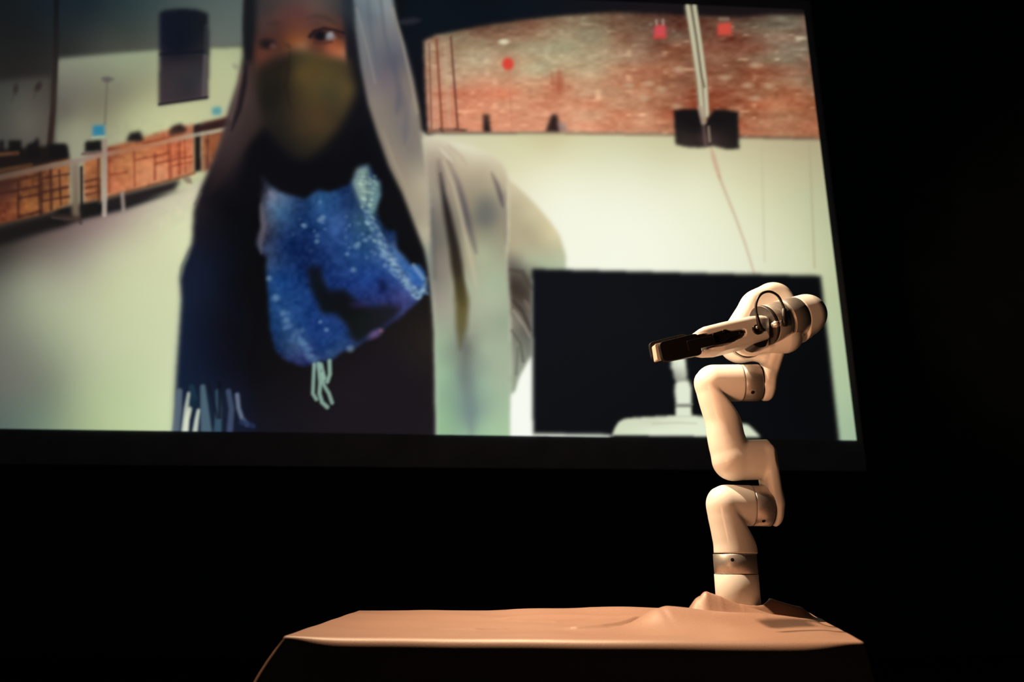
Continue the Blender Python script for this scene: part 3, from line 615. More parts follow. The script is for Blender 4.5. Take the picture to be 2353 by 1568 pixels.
MASK = [(672, 114), (740, 124), (803, 136), (818, 205), (796, 262), (735, 345), (700, 366), (640, 330), (596, 240), (588, 190), (620, 135)]
CABS = [(-300, 470), (0, 402), (160, 366), (232, 350), (446, 284), (530, 268), (490, 392), (400, 412), (244, 452), (110, 490), (-300, 590)]
WINDOW = [(366, 30), (378, 23), (420, 19), (455, 22), (478, 31), (481, 120), (478, 226), (364, 242)]
STAND = [(1548, 254), (1606, 250), (1618, 262), (1640, 252), (1696, 257), (1699, 342), (1552, 332)]
STANDPOLE = [(1573, 8), (1599, 8), (1628, 210), (1628, 275), (1606, 270), (1588, 90)]
ROBO = [(1543, 815), (1574, 815), (1580, 862), (1589, 890), (1590, 956), (1552, 956), (1550, 890), (1541, 846)]
regs = [('pictured_brick_wall', [BRICK]), ('pictured_cabinets', [CABS]), ('pictured_window', [WINDOW]), ('pictured_stand', [STAND, STANDPOLE]),
        ('pictured_person', [PERSON, DRAPE, ARM]), ('pictured_face', [FACE]), ('pictured_hood', [HOOD]), ('pictured_mask', [MASK]), ('pictured_scarf', [SCARF]),
        ('pictured_inset', [INSET]), ('pictured_robot', [BASE, ROBO])]
for i, (nm, ps) in enumerate(regs):
    for p_ in ps:
        region[pip(p_, cx, cy)] = i + 1
region[~inside] = -1
idx = np.arange(NX * NY).reshape(NY, NX)
quads = np.stack([idx[1:, :-1], idx[1:, 1:], idx[:-1, 1:], idx[:-1, :-1]], -1)
FL = PL.reshape(-1, 3); FC = LIN.reshape(-1, 3)
def picture_piece(name, code, parent):
    q = quads[region == code]
    used, inv = np.unique(q.ravel(), return_inverse=True)
    me = bpy.data.meshes.new(name)
    nq = len(q)
    me.vertices.add(len(used)); me.vertices.foreach_set('co', FL[used].astype(np.float32).ravel())
    me.loops.add(nq * 4); me.loops.foreach_set('vertex_index', inv.astype(np.int32).ravel())
    me.polygons.add(nq); me.polygons.foreach_set('loop_start', np.arange(0, nq * 4, 4, dtype=np.int32))
    me.update(calc_edges=True)
    ca = me.color_attributes.new('picture', 'FLOAT_COLOR', 'POINT')
    ca.data.foreach_set('color', np.concatenate([FC[used], np.ones((len(used), 1))], 1).astype(np.float32).ravel())
    me.materials.append(m_picture)
    o = bpy.data.objects.new(name, me)
    C.objects.link(o); o.parent = parent
    return o
pic = picture_piece('projected_picture', 0, screen)
for i, (nm, ps) in enumerate(regs):
    picture_piece(nm, i + 1, pic)

# the screen cloth behind, its border showing below and to the right of the picture
def scr_local(px, py, lift=0.0):
    return on_screen(np.array(float(px)), np.array(float(py)), lift) - root_pos
c0, c1, c2, c3 = scr_local(-330, 1064), scr_local(1992, 1083), scr_local(1861, 2), scr_local(-330, -150)
thick = -n_s * 0.03
Vb = [c0, c1, c2, c3] + [c_ + thick for c_ in (c0, c1, c2, c3)]
mesh_obj('screen_border', Vb, [(0, 1, 2, 3), (7, 6, 5, 4), (0, 4, 5, 1), (1, 5, 6, 2), (2, 6, 7, 3), (3, 7, 4, 0)], m_screen, screen, smooth=False)

# ------------------------------------------------------------------ table and its cloth
m_cloth = material('brown_table_cloth', (0.33, 0.188, 0.135), 0.46, noise=0.14, scale=420, bump=0.25, sheen=0.0, spec=0.9)
m_wood = material('dark_table_wood', (0.05, 0.035, 0.025), 0.6, noise=0.3, scale=12)
A_, B_, C_, D_ = (np.array(p) for p in ((-0.462, 1.652), (0.672, 1.560), (0.862, 2.372), (-0.448, 2.352)))
t_root = empty('table', (0.1, 1.98, 0))
tag(t_root, 'table standing wholly under the long brown cloth', 'table')
box('tabletop', (-0.50, -0.33, 0.705), (0.56, 0.33, 0.745), m_wood, t_root, 0.004)
for sx in (-0.45, 0.51):
    for sy in (-0.28, 0.28):
        box('leg', (sx - 0.022, sy - 0.022, 0.0), (sx + 0.022, sy + 0.022, 0.705), m_wood, t_root, 0.003)

def ridge(X, Y, pts, w_l, w_r, end=1.0):
    """height of a cloth fold whose crest runs through (x, y, height) points; its own width on either side"""
    H = np.zeros(X.shape)
    pts = np.array(pts, float)
    for i in range(len(pts) - 1):
        a, b = pts[i], pts[i + 1]
        d = b[:2] - a[:2]; L2 = d @ d
        tr = ((X - a[0]) * d[0] + (Y - a[1]) * d[1]) / L2
        t = np.clip(tr, 0, 1)
        ex, ey = X - a[0] - t * d[0], Y - a[1] - t * d[1]
        if i == 0:                     # a fold starts steeply
            k_ = np.where(tr < 0, tr * (end - 1), 0)
            ex, ey = ex + k_ * d[0], ey + k_ * d[1]
        side = d[0] * ey - d[1] * ex
        ww = np.where(side > 0, w_l, w_r)
        H = np.maximum(H, (a[2] + (b[2] - a[2]) * t) * np.exp(-(ex * ex + ey * ey) / (ww * ww)))
    return H

def crest(pix, y0, y1=None):
    y1 = y0 if y1 is None else y1
    out_ = []
    for i, (px, py) in enumerate(pix):
        y = y0 + (y1 - y0) * i / max(1, len(pix) - 1)
        p = at(px, py, y)
        out_.append((p[0], y, max(p[2] - TABLE_Z, 0.001)))
    return out_

RBX = at(1699.5, 1424, ROBOT_Y)[0]
COL_R = met(1692, 1345, ROBOT_Y, 49.5)
def cloth_height(X, Y):
    h1 = ridge(X, Y, crest([(1512, 1412), (1516, 1401), (1535, 1396), (1590, 1399), (1740, 1411), (1840, 1425), (1925, 1444)], 1.83, 1.85), 0.040, 0.062, 6.0)
    h2 = ridge(X, Y, crest([(1596, 1396), (1610, 1372), (1622, 1362), (1650, 1373), (1700, 1395), (1780, 1418), (1850, 1436)], 1.935, 1.91), 0.030, 0.038, 2.0)
    h3 = ridge(X, Y, crest([(1690, 1392), (1725, 1381), (1750, 1377), (1770, 1378), (1830, 1395), (1900, 1423), (1950, 1437)], 1.978, 2.07), 0.06, 0.030, 1.5)
    k = 160.0
    H = np.log(np.exp(k * h1) + np.exp(k * h2) + np.exp(k * h3) - 2) / k
    H = H + ridge(X, Y, [(-0.02, 1.98, .004), (0.02, 1.95, .006), (0.10, 1.96, .006), (0.16, 2.01, .003)], 0.006, 0.018)
    H = H + ridge(X, Y, [(-0.16, 1.73, .001), (-0.08, 1.76, .005), (-0.02, 1.80, .003)], 0.012, 0.006)
    H = H + ridge(X, Y, [(0.14, 1.77, .006), (0.20, 1.80, .008), (0.25, 1.87, .010), (0.30, 1.95, .012), (0.36, 1.97, .012)], 0.022, 0.010)
    H = H + ridge(X, Y, [(0.02, 2.05, .006), (0.20, 2.06, .010), (0.45, 2.02, .008)], 0.05, 0.03)
    H = H + ridge(X, Y, [(0.02, 2.25, .006), (0.22, 2.26, .014), (0.50, 2.24, .016)], 0.05, 0.05)
    near = np.clip((np.hypot(X - RBX, Y - ROBOT_Y) - COL_R - 0.004) / 0.016, 0, 1)
    H = np.minimum(H, 0.024) * (1 - near) + H * near
    H = H + 0.0018 * (np.sin(X * 23 + 1.3 * np.sin(Y * 17)) + np.sin(Y * 31 + X * 9)) + 0.002
    return H

NU, NV = 280, 190
uu, vv = np.linspace(0, 1, NU + 1), np.linspace(0, 1, NV + 1)
Ug, Vg = np.meshgrid(uu, vv)
TX = (A_[0] * (1 - Ug) + B_[0] * Ug) * (1 - Vg) + (D_[0] * (1 - Ug) + C_[0] * Ug) * Vg
TY = (A_[1] * (1 - Ug) + B_[1] * Ug) * (1 - Vg) + (D_[1] * (1 - Ug) + C_[1] * Ug) * Vg
edge_d = np.minimum(np.minimum(Ug, 1 - Ug) * 1.25, np.minimum(Vg, 1 - Vg) * 0.78)
fade = np.clip(edge_d / 0.05, 0, 1); fade = fade * fade * (3 - 2 * fade)
TH = cloth_height(TX, TY) * (0.18 + 0.82 * fade)
Vc = [(x, y, TABLE_Z + h) for x, y, h in zip(TX.ravel(), TY.ravel(), TH.ravel())]
vid = lambda i, j: i * (NU + 1) + j
Fcl = [(vid(i, j), vid(i, j + 1), vid(i + 1, j + 1), vid(i + 1, j)) for i in range(NV) for j in range(NU)
       if math.hypot(TX[i, j] - RBX, TY[i, j] - ROBOT_Y) > COL_R + 0.001 and math.hypot(TX[i + 1, j + 1] - RBX, TY[i + 1, j + 1] - ROBOT_Y) > COL_R + 0.001]
per = [vid(0, j) for j in range(NU)] + [vid(i, NU) for i in range(NV)] + [vid(NV, j) for j in range(NU, 0, -1)] + [vid(i, 0) for i in range(NV, 0, -1)]
npe = len(per)
PP = np.array([Vc[k] for k in per])
tang = np.roll(PP[:, :2], -1, 0) - np.roll(PP[:, :2], 1, 0)
nrm = np.stack([tang[:, 1], -tang[:, 0]], 1)
for _ in range(3):
    nrm = (np.roll(nrm, 1, 0) + nrm + np.roll(nrm, -1, 0)) / 3
nrm /= np.linalg.norm(nrm, axis=1)[:, None]
arc = np.concatenate([[0], np.cumsum(np.linalg.norm(PP[1:, :2] - PP[:-1, :2], axis=1))])
corner = np.zeros(npe)
for cp in (A_, B_, C_, D_):
    dd = np.hypot(PP[:, 0] - cp[0], PP[:, 1] - cp[1])
    corner = np.maximum(corner, np.exp(-(dd / 0.07) ** 2))
flare = np.zeros(npe)
for cp, am in ((A_, -0.125), (B_, 0.03), (C_, 0.03), (D_, -0.05)):
    flare += am * np.exp(-(np.hypot(PP[:, 0] - cp[0], PP[:, 1] - cp[1]) / 0.08) ** 2)
front = np.clip(-nrm[:, 1], 0, 1) ** 2
er = 0.006 + 0.016 * front * (1 - corner)
prev = per
for ph in np.linspace(0, math.pi / 2, 7)[1:]:
    ring = []
    for k in range(npe):
        r_ = er[k]
        ring.append(len(Vc))
        Vc.append((PP[k, 0] + nrm[k, 0] * r_ * math.sin(ph), PP[k, 1] + nrm[k, 1] * r_ * math.sin(ph), PP[k, 2] - r_ * (1 - math.cos(ph))))
    for k in range(npe):
        k2 = (k + 1) % npe
        Fcl.append((prev[k], ring[k], ring[k2], prev[k2]))
    prev = ring
for s_ in np.linspace(0, 1, 34)[1:]:
    drop = 0.70 * s_
    ring = []
    for k in range(npe):
        wave = math.sin(arc[k] * 17 + 0.7) * 0.5 + math.sin(arc[k] * 29 + 2.0) * 0.35
        fl = flare[k] * (1 - math.exp(-drop / 0.16)); o_ = er[k] + wave * 0.022 * min(1, drop / 0.3) - front[k] * (1 - corner[k]) * 0.010 * min(1, drop / 0.05)
        zz = PP[k, 2] - er[k] - drop
        ring.append(len(Vc))
        Vc.append((PP[k, 0] + nrm[k, 0] * o_ + fl, PP[k, 1] + nrm[k, 1] * o_, max(zz, 0.012)))
    for k in range(npe):
        k2 = (k + 1) % npe
        Fcl.append((prev[k], ring[k], ring[k2], prev[k2]))
    prev = ring
cloth = mesh_obj('tablecloth', Vc, Fcl, m_cloth)
tag(cloth, 'brown cloth draped over the table, bunched up around the foot of the robot arm', 'tablecloth')

# ------------------------------------------------------------------ signed-distance modelling for the cast robot links
def seg(P, a, b, ra, rb=None):
    rb = ra if rb is None else rb
    a, b = np.array(a), np.array(b); d = b - a
    t = np.clip(((P - a) @ d) / max(d @ d, 1e-12), 0, 1)
    return np.linalg.norm(P - a - t[..., None] * d, axis=-1) - (ra + (rb - ra) * t)
def chain(P, pix, dy=0.0, n=5):
    """a tube of changing width through (px, py, radius in px)"""
    sp = spline([np.append(W(x, y, dy), Rm(x, y, r, dy)) for x, y, r in pix], n)
    d = np.full(P.shape[:-1], 9.0)
    for a, b in zip(sp[:-1], sp[1:]):
        d = np.minimum(d, seg(P, a[:3], b[:3], a[3], b[3]))
    return d
def cyl(P, a, b, r, edge=0.003):
    a, b = np.array(a), np.array(b); d = b - a; L = np.linalg.norm(d); d = d / L
    q = P - (a + b) / 2
    s = q @ d
    rad = np.linalg.norm(q - s[..., None] * d, axis=-1)
    dx, dy = rad - (r - edge), np.abs(s) - (L / 2 - edge)
    return np.minimum(np.maximum(dx, dy), 0) + np.hypot(np.maximum(dx, 0), np.maximum(dy, 0)) - edge
def half_tube(P, a, b, r):
    """round at a, cut flat at b"""
    a, b = np.array(a), np.array(b); d = (b - a) / np.linalg.norm(b - a)
    return smax(seg(P, a, b + d * r * 1.6, r), (P - b) @ d, 0.004)
def cut(P, p0, p1, dy=0.0):
    """half-space bounded by the line p0-p1 (pixels), positive to its upper right"""
    a, b = W(*p0, dy), W(*p1, dy)
    d = (b - a) / np.linalg.norm(b - a)
    n_ = np.array([-d[2], 0, d[0]])
    return (P - a) @ n_
def rbox(P, c, half, edge, M=np.eye(3)):
    q = np.abs((P - np.array(c)) @ np.array(M).T) - (np.array(half) - edge)     # rows of M are the box axes
    return np.linalg.norm(np.maximum(q, 0), axis=-1) + np.minimum(q.max(-1), 0) - edge
def smin(a, b, k):
    h = np.clip(0.5 + 0.5 * (b - a) / k, 0, 1)
    return b + (a - b) * h - k * h * (1 - h)
def smax(a, b, k): return -smin(-a, -b, k)

def sdf_mesh(name, fn, lo, hi, vox, mat, parent, origin):
    lo, hi = np.array(lo), np.array(hi)
    n = np.ceil((hi - lo) / vox).astype(int) + 1
    ax = [lo[i] + np.arange(n[i]) * vox for i in range(3)]
    Pg = np.stack(np.meshgrid(*ax, indexing='ij'), -1)
    D = fn(Pg)
    s = D < 0
    cell = np.zeros(n - 1, int); acc = np.zeros(tuple(n - 1) + (3,)); cnt = np.zeros(n - 1)
    corners = [(i, j, k) for i in (0, 1) for j in (0, 1) for k in (0, 1)]
    sl = lambda c: tuple(slice(c[i], n[i] - 1 + c[i]) for i in range(3))
    for c in corners:
        for a in range(3):
            if c[a] == 0:
                c2 = list(c); c2[a] = 1
                d0, d1 = D[sl(c)], D[sl(c2)]
                x = (d0 < 0) != (d1 < 0)
                t = np.where(x, d0 / np.where(x, d0 - d1, 1), 0)
                pos = np.zeros(d0.shape + (3,))
                for i in range(3): pos[..., i] = c[i]
                pos[..., a] = t
                acc += pos * x[..., None]; cnt += x
    act = cnt > 0
    ids = -np.ones(act.shape, int); ids[act] = np.arange(act.sum())
    ijk = np.argwhere(act)
    V = lo + (ijk + acc[act] / cnt[act][:, None]) * vox
    quads_ = []
    for a in range(3):
        b, c = (a + 1) % 3, (a + 2) % 3
        s0 = [slice(None)] * 3; s1 = [slice(None)] * 3
        s0[a] = slice(0, n[a] - 1); s1[a] = slice(1, n[a])
        x = s[tuple(s0)] != s[tuple(s1)]
        e_ = np.argwhere(x)
        e_ = e_[(e_[:, b] > 0) & (e_[:, c] > 0) & (e_[:, b] < n[b] - 1) & (e_[:, c] < n[c] - 1)]
        if len(e_) == 0: continue
        ob, oc = np.eye(3, dtype=int)[b], np.eye(3, dtype=int)[c]
        g = lambda q: ids[q[:, 0], q[:, 1], q[:, 2]]
        q_ = np.stack([g(e_ - ob - oc), g(e_ - oc), g(e_), g(e_ - ob)], 1)
        flip = ~s[tuple(e_.T)]
        q_[flip] = q_[flip][:, ::-1]
        quads_.append(q_)
    Q = np.concatenate(quads_)
    for _ in range(2):                       # pull the vertices exactly onto the surface
        h = vox * 0.2
        d0 = fn(V)
        gr = np.stack([(fn(V + np.eye(3)[i] * h) - fn(V - np.eye(3)[i] * h)) / (2 * h) for i in range(3)], -1)
        V = V - np.clip(d0, -vox, vox)[:, None] * gr / np.maximum((gr ** 2).sum(-1), 0.2)[:, None]
    return mesh_obj(name, V - np.array(origin), Q, mat, parent)

# ------------------------------------------------------------------ robot arm
m_white = material('white_robot_enamel', (0.80, 0.78, 0.75), 0.42, noise=0.015, scale=30, coat=0.14, spec=0.35)
m_white.node_tree.nodes['Principled BSDF'].inputs['Coat Roughness'].default_value = 0.08
m_metal = material('brushed_grey_metal', (0.60, 0.56, 0.53), 0.40, metal=0.85, noise=0.08, scale=200)
m_alu = material('pale_turned_aluminium', (0.72, 0.69, 0.66), 0.30, metal=0.7, noise=0.05, scale=150)
m_gap = material('dark_joint_gap', (0.012, 0.011, 0.010), 0.9, spec=0.05)
m_dark = material('dark_anodised_metal', (0.09, 0.08, 0.075), 0.45, metal=0.6, noise=0.1, scale=80)
m_blk = material('black_plastic', (0.008, 0.0075, 0.0075), 0.42, noise=0.1, scale=60, spec=0.3)
m_rub = material('black_cable_rubber', (0.012, 0.011, 0.011), 0.45, noise=0.1, scale=60)
m_pad = material('pale_gripper_pad', (0.55, 0.47, 0.41), 0.6, noise=0.04, scale=60)

RB = at(1699.5, 1424, ROBOT_Y); RB[2] = TABLE_Z + 0.004
robot = empty('robot_arm', RB)
tag(robot, 'glossy white jointed robot arm with black gripper standing on the cloth-covered table', 'robot arm')

def W(px, py, dy=0.0): return at(px, py, ROBOT_Y + dy)
def Rm(px, py, n, dy=0.0): return met(px, py, ROBOT_Y + dy, n)
VOX = 0.0028

def link(name, fn, px, dys, mat=None, vox=VOX, parent=None):
    """box given by its pixel corners and depths"""
    x0, y0, x1, y1 = px
    pts = np.array([W(x, y, d) for x in (x0, x1) for y in (y0, y1) for d in dys])
    return sdf_mesh(name, fn, pts.min(0) - 0.008, pts.max(0) + 0.008, vox, mat or m_white, parent or robot, RB)

def band(name, p0, p1, r, mat, parent=None, n=72, edge=0.0008):
    p0, p1 = np.array(p0), np.array(p1)
    L = np.linalg.norm(p1 - p0)
    V, Fc = lathe_geo([(0, 0), (0, r - edge), (edge, r), (L - edge, r), (L, r - edge), (L, 0)], p0 - RB, p1 - p0, n)
    o = mesh_obj(name, V, Fc, mat, parent or robot)
    # crisp rims
    me = o.data
    me.polygons.foreach_set('use_smooth', [i // n in (2,) for i in range(len(me.polygons))])
    return o

# base: column and metal ring
pb0, pb1 = W(1697, 1424), W(1692.5, 1318)
band('base_column', (RB[0], RB[1], RB[2] + 0.030), (RB[0], RB[1], W(1692, 1320)[2]), Rm(1692, 1345, 49.5), m_white)
z_r0, z_r1 = W(1692, 1318.5)[2], W(1690, 1274)[2]
band('joint_ring', (RB[0], RB[1], z_r0), (RB[0], RB[1], z_r1), Rm(1691, 1295, 48.6), m_metal)
band('joint_gap', (RB[0], RB[1], z_r1 - 0.001), (RB[0], RB[1], z_r1 + 0.003), Rm(1691, 1295, 47.3), m_gap)

# shoulder link: upright tube turning into the sideways joint
def f_shoulder(P):
    d = chain(P, [(1692, 1300, 49), (1690.5, 1274, 48.8), (1688.5, 1250, 48.2), (1684, 1228, 47.6), (1679.5, 1207, 47.2), (1674, 1183, 46.8), (1671, 1161, 46.3)])
    d = smax(d, cut(P, (1703, 1203), (1735, 1246)), 0.014)
    d = smax(d, z_r1 + 0.0015 - P[..., 2], 0.002)
    h = half_tube(P, W(1671, 1161), W(1727, 1162.5), Rm(1700, 1162, 46))
    return smin(d, h, 0.007)
link('shoulder_link', f_shoulder, (1612, 1106, 1746, 1276), (-0.06, 0.06))
band('joint_ring', W(1727, 1162.5), W(1767, 1163.5), Rm(1745, 1163, 45.6), m_metal)
band('joint_gap', W(1766, 1163.5), W(1769, 1163.5), Rm(1766, 1163, 44.4), m_gap)

# upper arm: side plate rises from the joint, swings left over it and rises again
def f_upper(P):
    side_ = cyl(P, W(1768.5, 1163.5), W(1791, 1164), Rm(1785, 1164, 46), 0.017)
    a, b = W(1774, 1142), W(1761, 1054)
    d_ = (a - b) / np.linalg.norm(a - b)
    xa = np.array([d_[2], 0, -d_[0]])
    plate = rbox(P, (a + b) / 2, (Rm(1780, 1110, 15), Rm(1780, 1110, 44), np.linalg.norm(a - b) / 2 + 0.030), 0.016, np.array([xa, [0, 1, 0], d_]))
    d = smin(side_, plate, 0.012)
    arm = half_tube(P, W(1684, 1058), W(1765, 1056), Rm(1700, 1057, 45.8))
    d = smin(arm, d, 0.009)
    up = chain(P, [(1684, 1058, 46), (1677.5, 1037, 44.6), (1672, 1020, 43.2), (1667, 1000, 41.8), (1662, 970, 41), (1655, 940, 42.3), (1647, 912, 42.6), (1640, 881, 43.0)])
    up = smax(up, cut(P, (1658, 917), (1697, 957)), 0.014)
    d = smin(d, up, 0.006)
    h = half_tube(P, W(1640, 881), W(1702, 880.5), Rm(1670, 880, 42.6))
    return smin(d, h, 0.007)
link('upper_arm_link', f_upper, (1586, 830, 1808, 1218), (-0.06, 0.06))
band('joint_ring', W(1702.5, 880.5), W(1742, 880), Rm(1720, 880, 42.3), m_metal)
band('joint_gap', W(1741, 880), W(1745, 880), Rm(1742, 880, 41), m_gap)

# forearm: slanting plate from the elbow joint up to the round housing behind the wrist
def f_fore(P):
    cap_ = cyl(P, W(1744.5, 880), W(1772, 880), Rm(1755, 880, 42), 0.014)
    a, b = W(1757, 884), W(1783, 800)
    d_ = (b - a) / np.linalg.norm(b - a)
    xa = np.array([d_[2], 0, -d_[0]])
    plate = rbox(P, (a + b) / 2 , (Rm(1770, 850, 15), Rm(1770, 850, 40), np.linalg.norm(a - b) / 2 + 0.022), 0.013, np.array([xa, [0, 1, 0], d_]))
    d = smin(cap_, plate, 0.012)
    q = 0.055
    d2 = seg(P, W(1700, 787, q), W(1748, 716, q), Rm(1700, 787, 48, q), Rm(1748, 716, 50, q))
    d2 = smin(d2, seg(P, W(1750, 712, q), W(1776, 696, q), Rm(1750, 712, 49, q), Rm(1776, 696, 47, q)), 0.01)
    d2 = smax(d2, P[..., 1] - (ROBOT_Y + q + 0.05), 0.02)
    d2 = smax(d2, (ROBOT_Y + q - 0.045) - P[..., 1], 0.008)
    br = seg(P, W(1772, 815, 0.02), W(1715, 790, q), Rm(1772, 815, 26), Rm(1715, 790, 36))
    d = smin(d, br, 0.012)
    return smin(d, d2, 0.012)
link('forearm_link', f_fore, (1640, 640, 1830, 930), (-0.06, 0.12))

# wrist joint ring facing the audience
pw = lambda dy: W(1718, 778, dy)
a1, a2 = at(1712, 778, ROBOT_Y + 0.02), at(1722, 776, ROBOT_Y - 0.03)
band('joint_ring', at(1712, 780, ROBOT_Y + 0.03), at(1716, 779, ROBOT_Y + 0.004), Rm(1714, 779, 45), m_alu)
band('joint_gap', at(1714, 780, ROBOT_Y + 0.006), at(1716, 779, ROBOT_Y + 0.001), Rm(1714, 779, 43.6), m_gap)

# wrist link: lower housing and the end tube, whose axis comes left and towards the audience
T0, T1 = W(1851, 723, -0.055), W(1604, 789, -0.16)
AXT = (T1 - T0) / np.linalg.norm(T1 - T0)
def tube_at(px):
    """point on the tube's axis that is seen at column px"""
    lo_, hi_ = -0.1, 1.3
    for _ in range(40):
        mid = (lo_ + hi_) / 2
        p = T0 + (T1 - T0) * mid - np.array(CAM)
        x = 1176.5 + F_PX * p[0] / (p[1] * math.cos(PITCH) + p[2] * math.sin(PITCH))
        if x > px: lo_ = mid
        else: hi_ = mid
    return T0 + (T1 - T0) * lo_
RT = Rm(1830, 730, 45.5)
def f_wrist(P):
    d = cyl(P, at(1717, 778, ROBOT_Y + 0.012), at(1726, 776, ROBOT_Y - 0.07), Rm(1720, 778, 42), 0.006)
    hs = seg(P, W(1765, 775, -0.06), W(1801, 771, -0.06), Rm(1760, 775, 36), Rm(1801, 771, 41))
    d = smin(d, hs, 0.012)
    c_ = tube_at(1829)
    tip = seg(P, T0, c_, RT)
    tip = smax(tip, (P - c_) @ AXT, 0.003)
    body = seg(P, W(1806, 765, -0.06), W(1846, 736, -0.055), Rm(1812, 760, 41), Rm(1846, 736, 40))
    body = smax(body, (P - c_) @ AXT, 0.003)
    return smin(smin(d, body, 0.006), tip, 0.006)
link('wrist_link', f_wrist, (1664, 666, 1912, 828), (-0.13, 0.03))
e0, e1, e2, e3 = tube_at(1828.5), tube_at(1797), tube_at(1760), tube_at(1752)
band('joint_ring', e0, e1, RT, m_metal)
band('tool_flange', e1, e2, RT * 0.975, m_alu)
band('adapter_disc', e2, e3, RT * 0.975, m_dark)
for s_ in (0.007, 0.018):
    band('flange_groove', e1 + AXT * s_, e1 + AXT * (s_ + 0.0014), RT * 0.979, m_gap)

# screw holes on the rings
def hole(p, nrm_, r):
    nrm_ = np.array(nrm_, float); nrm_ /= np.linalg.norm(nrm_)
    V, Fc = lathe_geo([(-0.003, 0), (-0.003, r), (0.0004, r), (0.0007, r * 0.85), (0.0007, 0)], np.array(p) - RB, nrm_, 20)
    mesh_obj('screw_hole', V, Fc, m_gap, robot)
def on_band(c, r, ax, px, py):
    """point where the view ray through a pixel meets a band's surface"""
    ro = np.array(CAM); rd = ray(px, py); rd = rd / np.linalg.norm(rd)
    ax = np.array(ax) / np.linalg.norm(ax)
    o = ro - np.array(c); o = o - ax * (o @ ax); d = rd - ax * (rd @ ax)
    A, B, Cq = d @ d, 2 * o @ d, o @ o - r * r
    disc = max(B * B - 4 * A * Cq, 0)
    t = (-B - math.sqrt(disc)) / (2 * A)
    p = ro + rd * t
    q = p - np.array(c); nn = q - ax * (q @ ax)
    return p, nn
for c, r, ax, px, py, rr in ((W(1720, 880), Rm(1720, 880, 42.3), W(1742, 880) - W(1702, 880.5), 1730, 902, 4.4), (W(1745, 1163), Rm(1745, 1163, 45.6), W(1767, 1163.5) - W(1727, 1162.5), 1755, 1198, 4.2),
                             ((RB[0], RB[1], z_r0), Rm(1691, 1295, 48.6), (0, 0, 1), 1683, 1287, 4.0)):
    p, nn = on_band(c, r, ax, px, py)
    hole(p, nn, Rm(px, py, rr))

# ------------------------------------------------------------------ gripper
gx_ = AXT
gy_ = np.array([0, 1, 0]) - gx_ * gx_[1]; gy_ /= np.linalg.norm(gy_)               # away from the audience
gz_ = np.cross(gx_, gy_)
if gz_[2] < 0: gz_ = -gz_
gc = tube_at(1690)
def gp(px, py, off):
    """point where a view ray meets the gripper's own plane, off metres behind its axis"""
    r = ray(px, py)
    k = ((gc + gy_ * off - np.array(CAM)) @ gy_) / (r @ gy_)
    return np.array(CAM) + r * k
def slab(name, pix, o0, o1, mat, parent, bev=0.0015):
    """a plate with the outline pix (photograph pixels, on the front plane), from o0 to o1 behind the axis"""
    f = [gp(x, y, o0) for x, y in pix]
    bm = bmesh.new()
    vs = [bm.verts.new(Vector(p - RB)) for p in f]
    bm.faces.new(vs)
    ex = bmesh.ops.extrude_face_region(bm, geom=bm.faces[:])
    for v in ex['geom']:
        if isinstance(v, bmesh.types.BMVert): v.co += Vector(gy_ * (o1 - o0))
    bmesh.ops.recalc_face_normals(bm, faces=bm.faces[:])
    if bev: bmesh.ops.bevel(bm, geom=bm.edges[:], offset=bev, segments=2, affect='EDGES', profile=0.5, clamp_overlap=True)
    me = bpy.data.meshes.new(name); bm.to_mesh(me); bm.free()
    me.materials.append(mat)
    o = bpy.data.objects.new(name, me); C.objects.link(o); o.parent = parent
    return o

def poly_sd(q, pts):
    """signed distance to a polygon in two dimensions"""
    pts = np.array(pts); d = np.full(q.shape[:-1], 1e9); s_ = np.zeros(q.shape[:-1], bool)
    for i in range(len(pts)):
        a, b = pts[i], pts[(i + 1) % len(pts)]
        e_ = b - a; w_ = q - a
        t = np.clip((w_ @ e_) / (e_ @ e_), 0, 1)
        d = np.minimum(d, np.linalg.norm(w_ - t[..., None] * e_, axis=-1))
        if a[1] != b[1]:
            s_ ^= ((a[1] > q[..., 1]) != (b[1] > q[..., 1])) & (q[..., 0] < (b[0] - a[0]) * (q[..., 1] - a[1]) / (b[1] - a[1]) + a[0])
    return np.where(s_, -d, d)
def g2(px, py, off):
    p = gp(px, py, off) - gc
    return np.array([p @ gx_, p @ gz_])
HALF = 0.040
side_pts = [g2(x, y, -HALF * 0.6) for x, y in ((1765, 735), (1757, 728), (1746, 726), (1720, 728), (1660, 741), (1616, 752), (1606, 757), (1604, 763), (1612, 785), (1616, 805), (1636, 808), (1662, 807), (1726, 791), (1766, 778))]
slot_pts = [g2(x, y, -HALF) for x, y in ((1600, 773), (1625, 769), (1645, 765), (1660, 760), (1690, 758), (1708, 755.5), (1714, 758), (1715.5, 766), (1712, 773), (1696, 780), (1680, 789), (1662, 794), (1640, 797), (1600, 804))]
def f_grip(P):
    L = P - gc
    q = np.stack([L @ gx_, L @ gz_], -1); y = L @ gy_
    rr = 0.017
    a = poly_sd(q, side_pts) + rr
    b = np.abs(y) - (HALF - rr)
    d = np.minimum(np.maximum(a, b), 0) + np.hypot(np.maximum(a, 0), np.maximum(b, 0)) - rr
    d = smax(d, -np.maximum(poly_sd(q, slot_pts), np.abs(y + HALF) - 0.022), 0.003)
    return d
gripper = link('gripper', f_grip, (1592, 712, 1778, 818), (-0.25, 0.06), m_white, 0.0016)

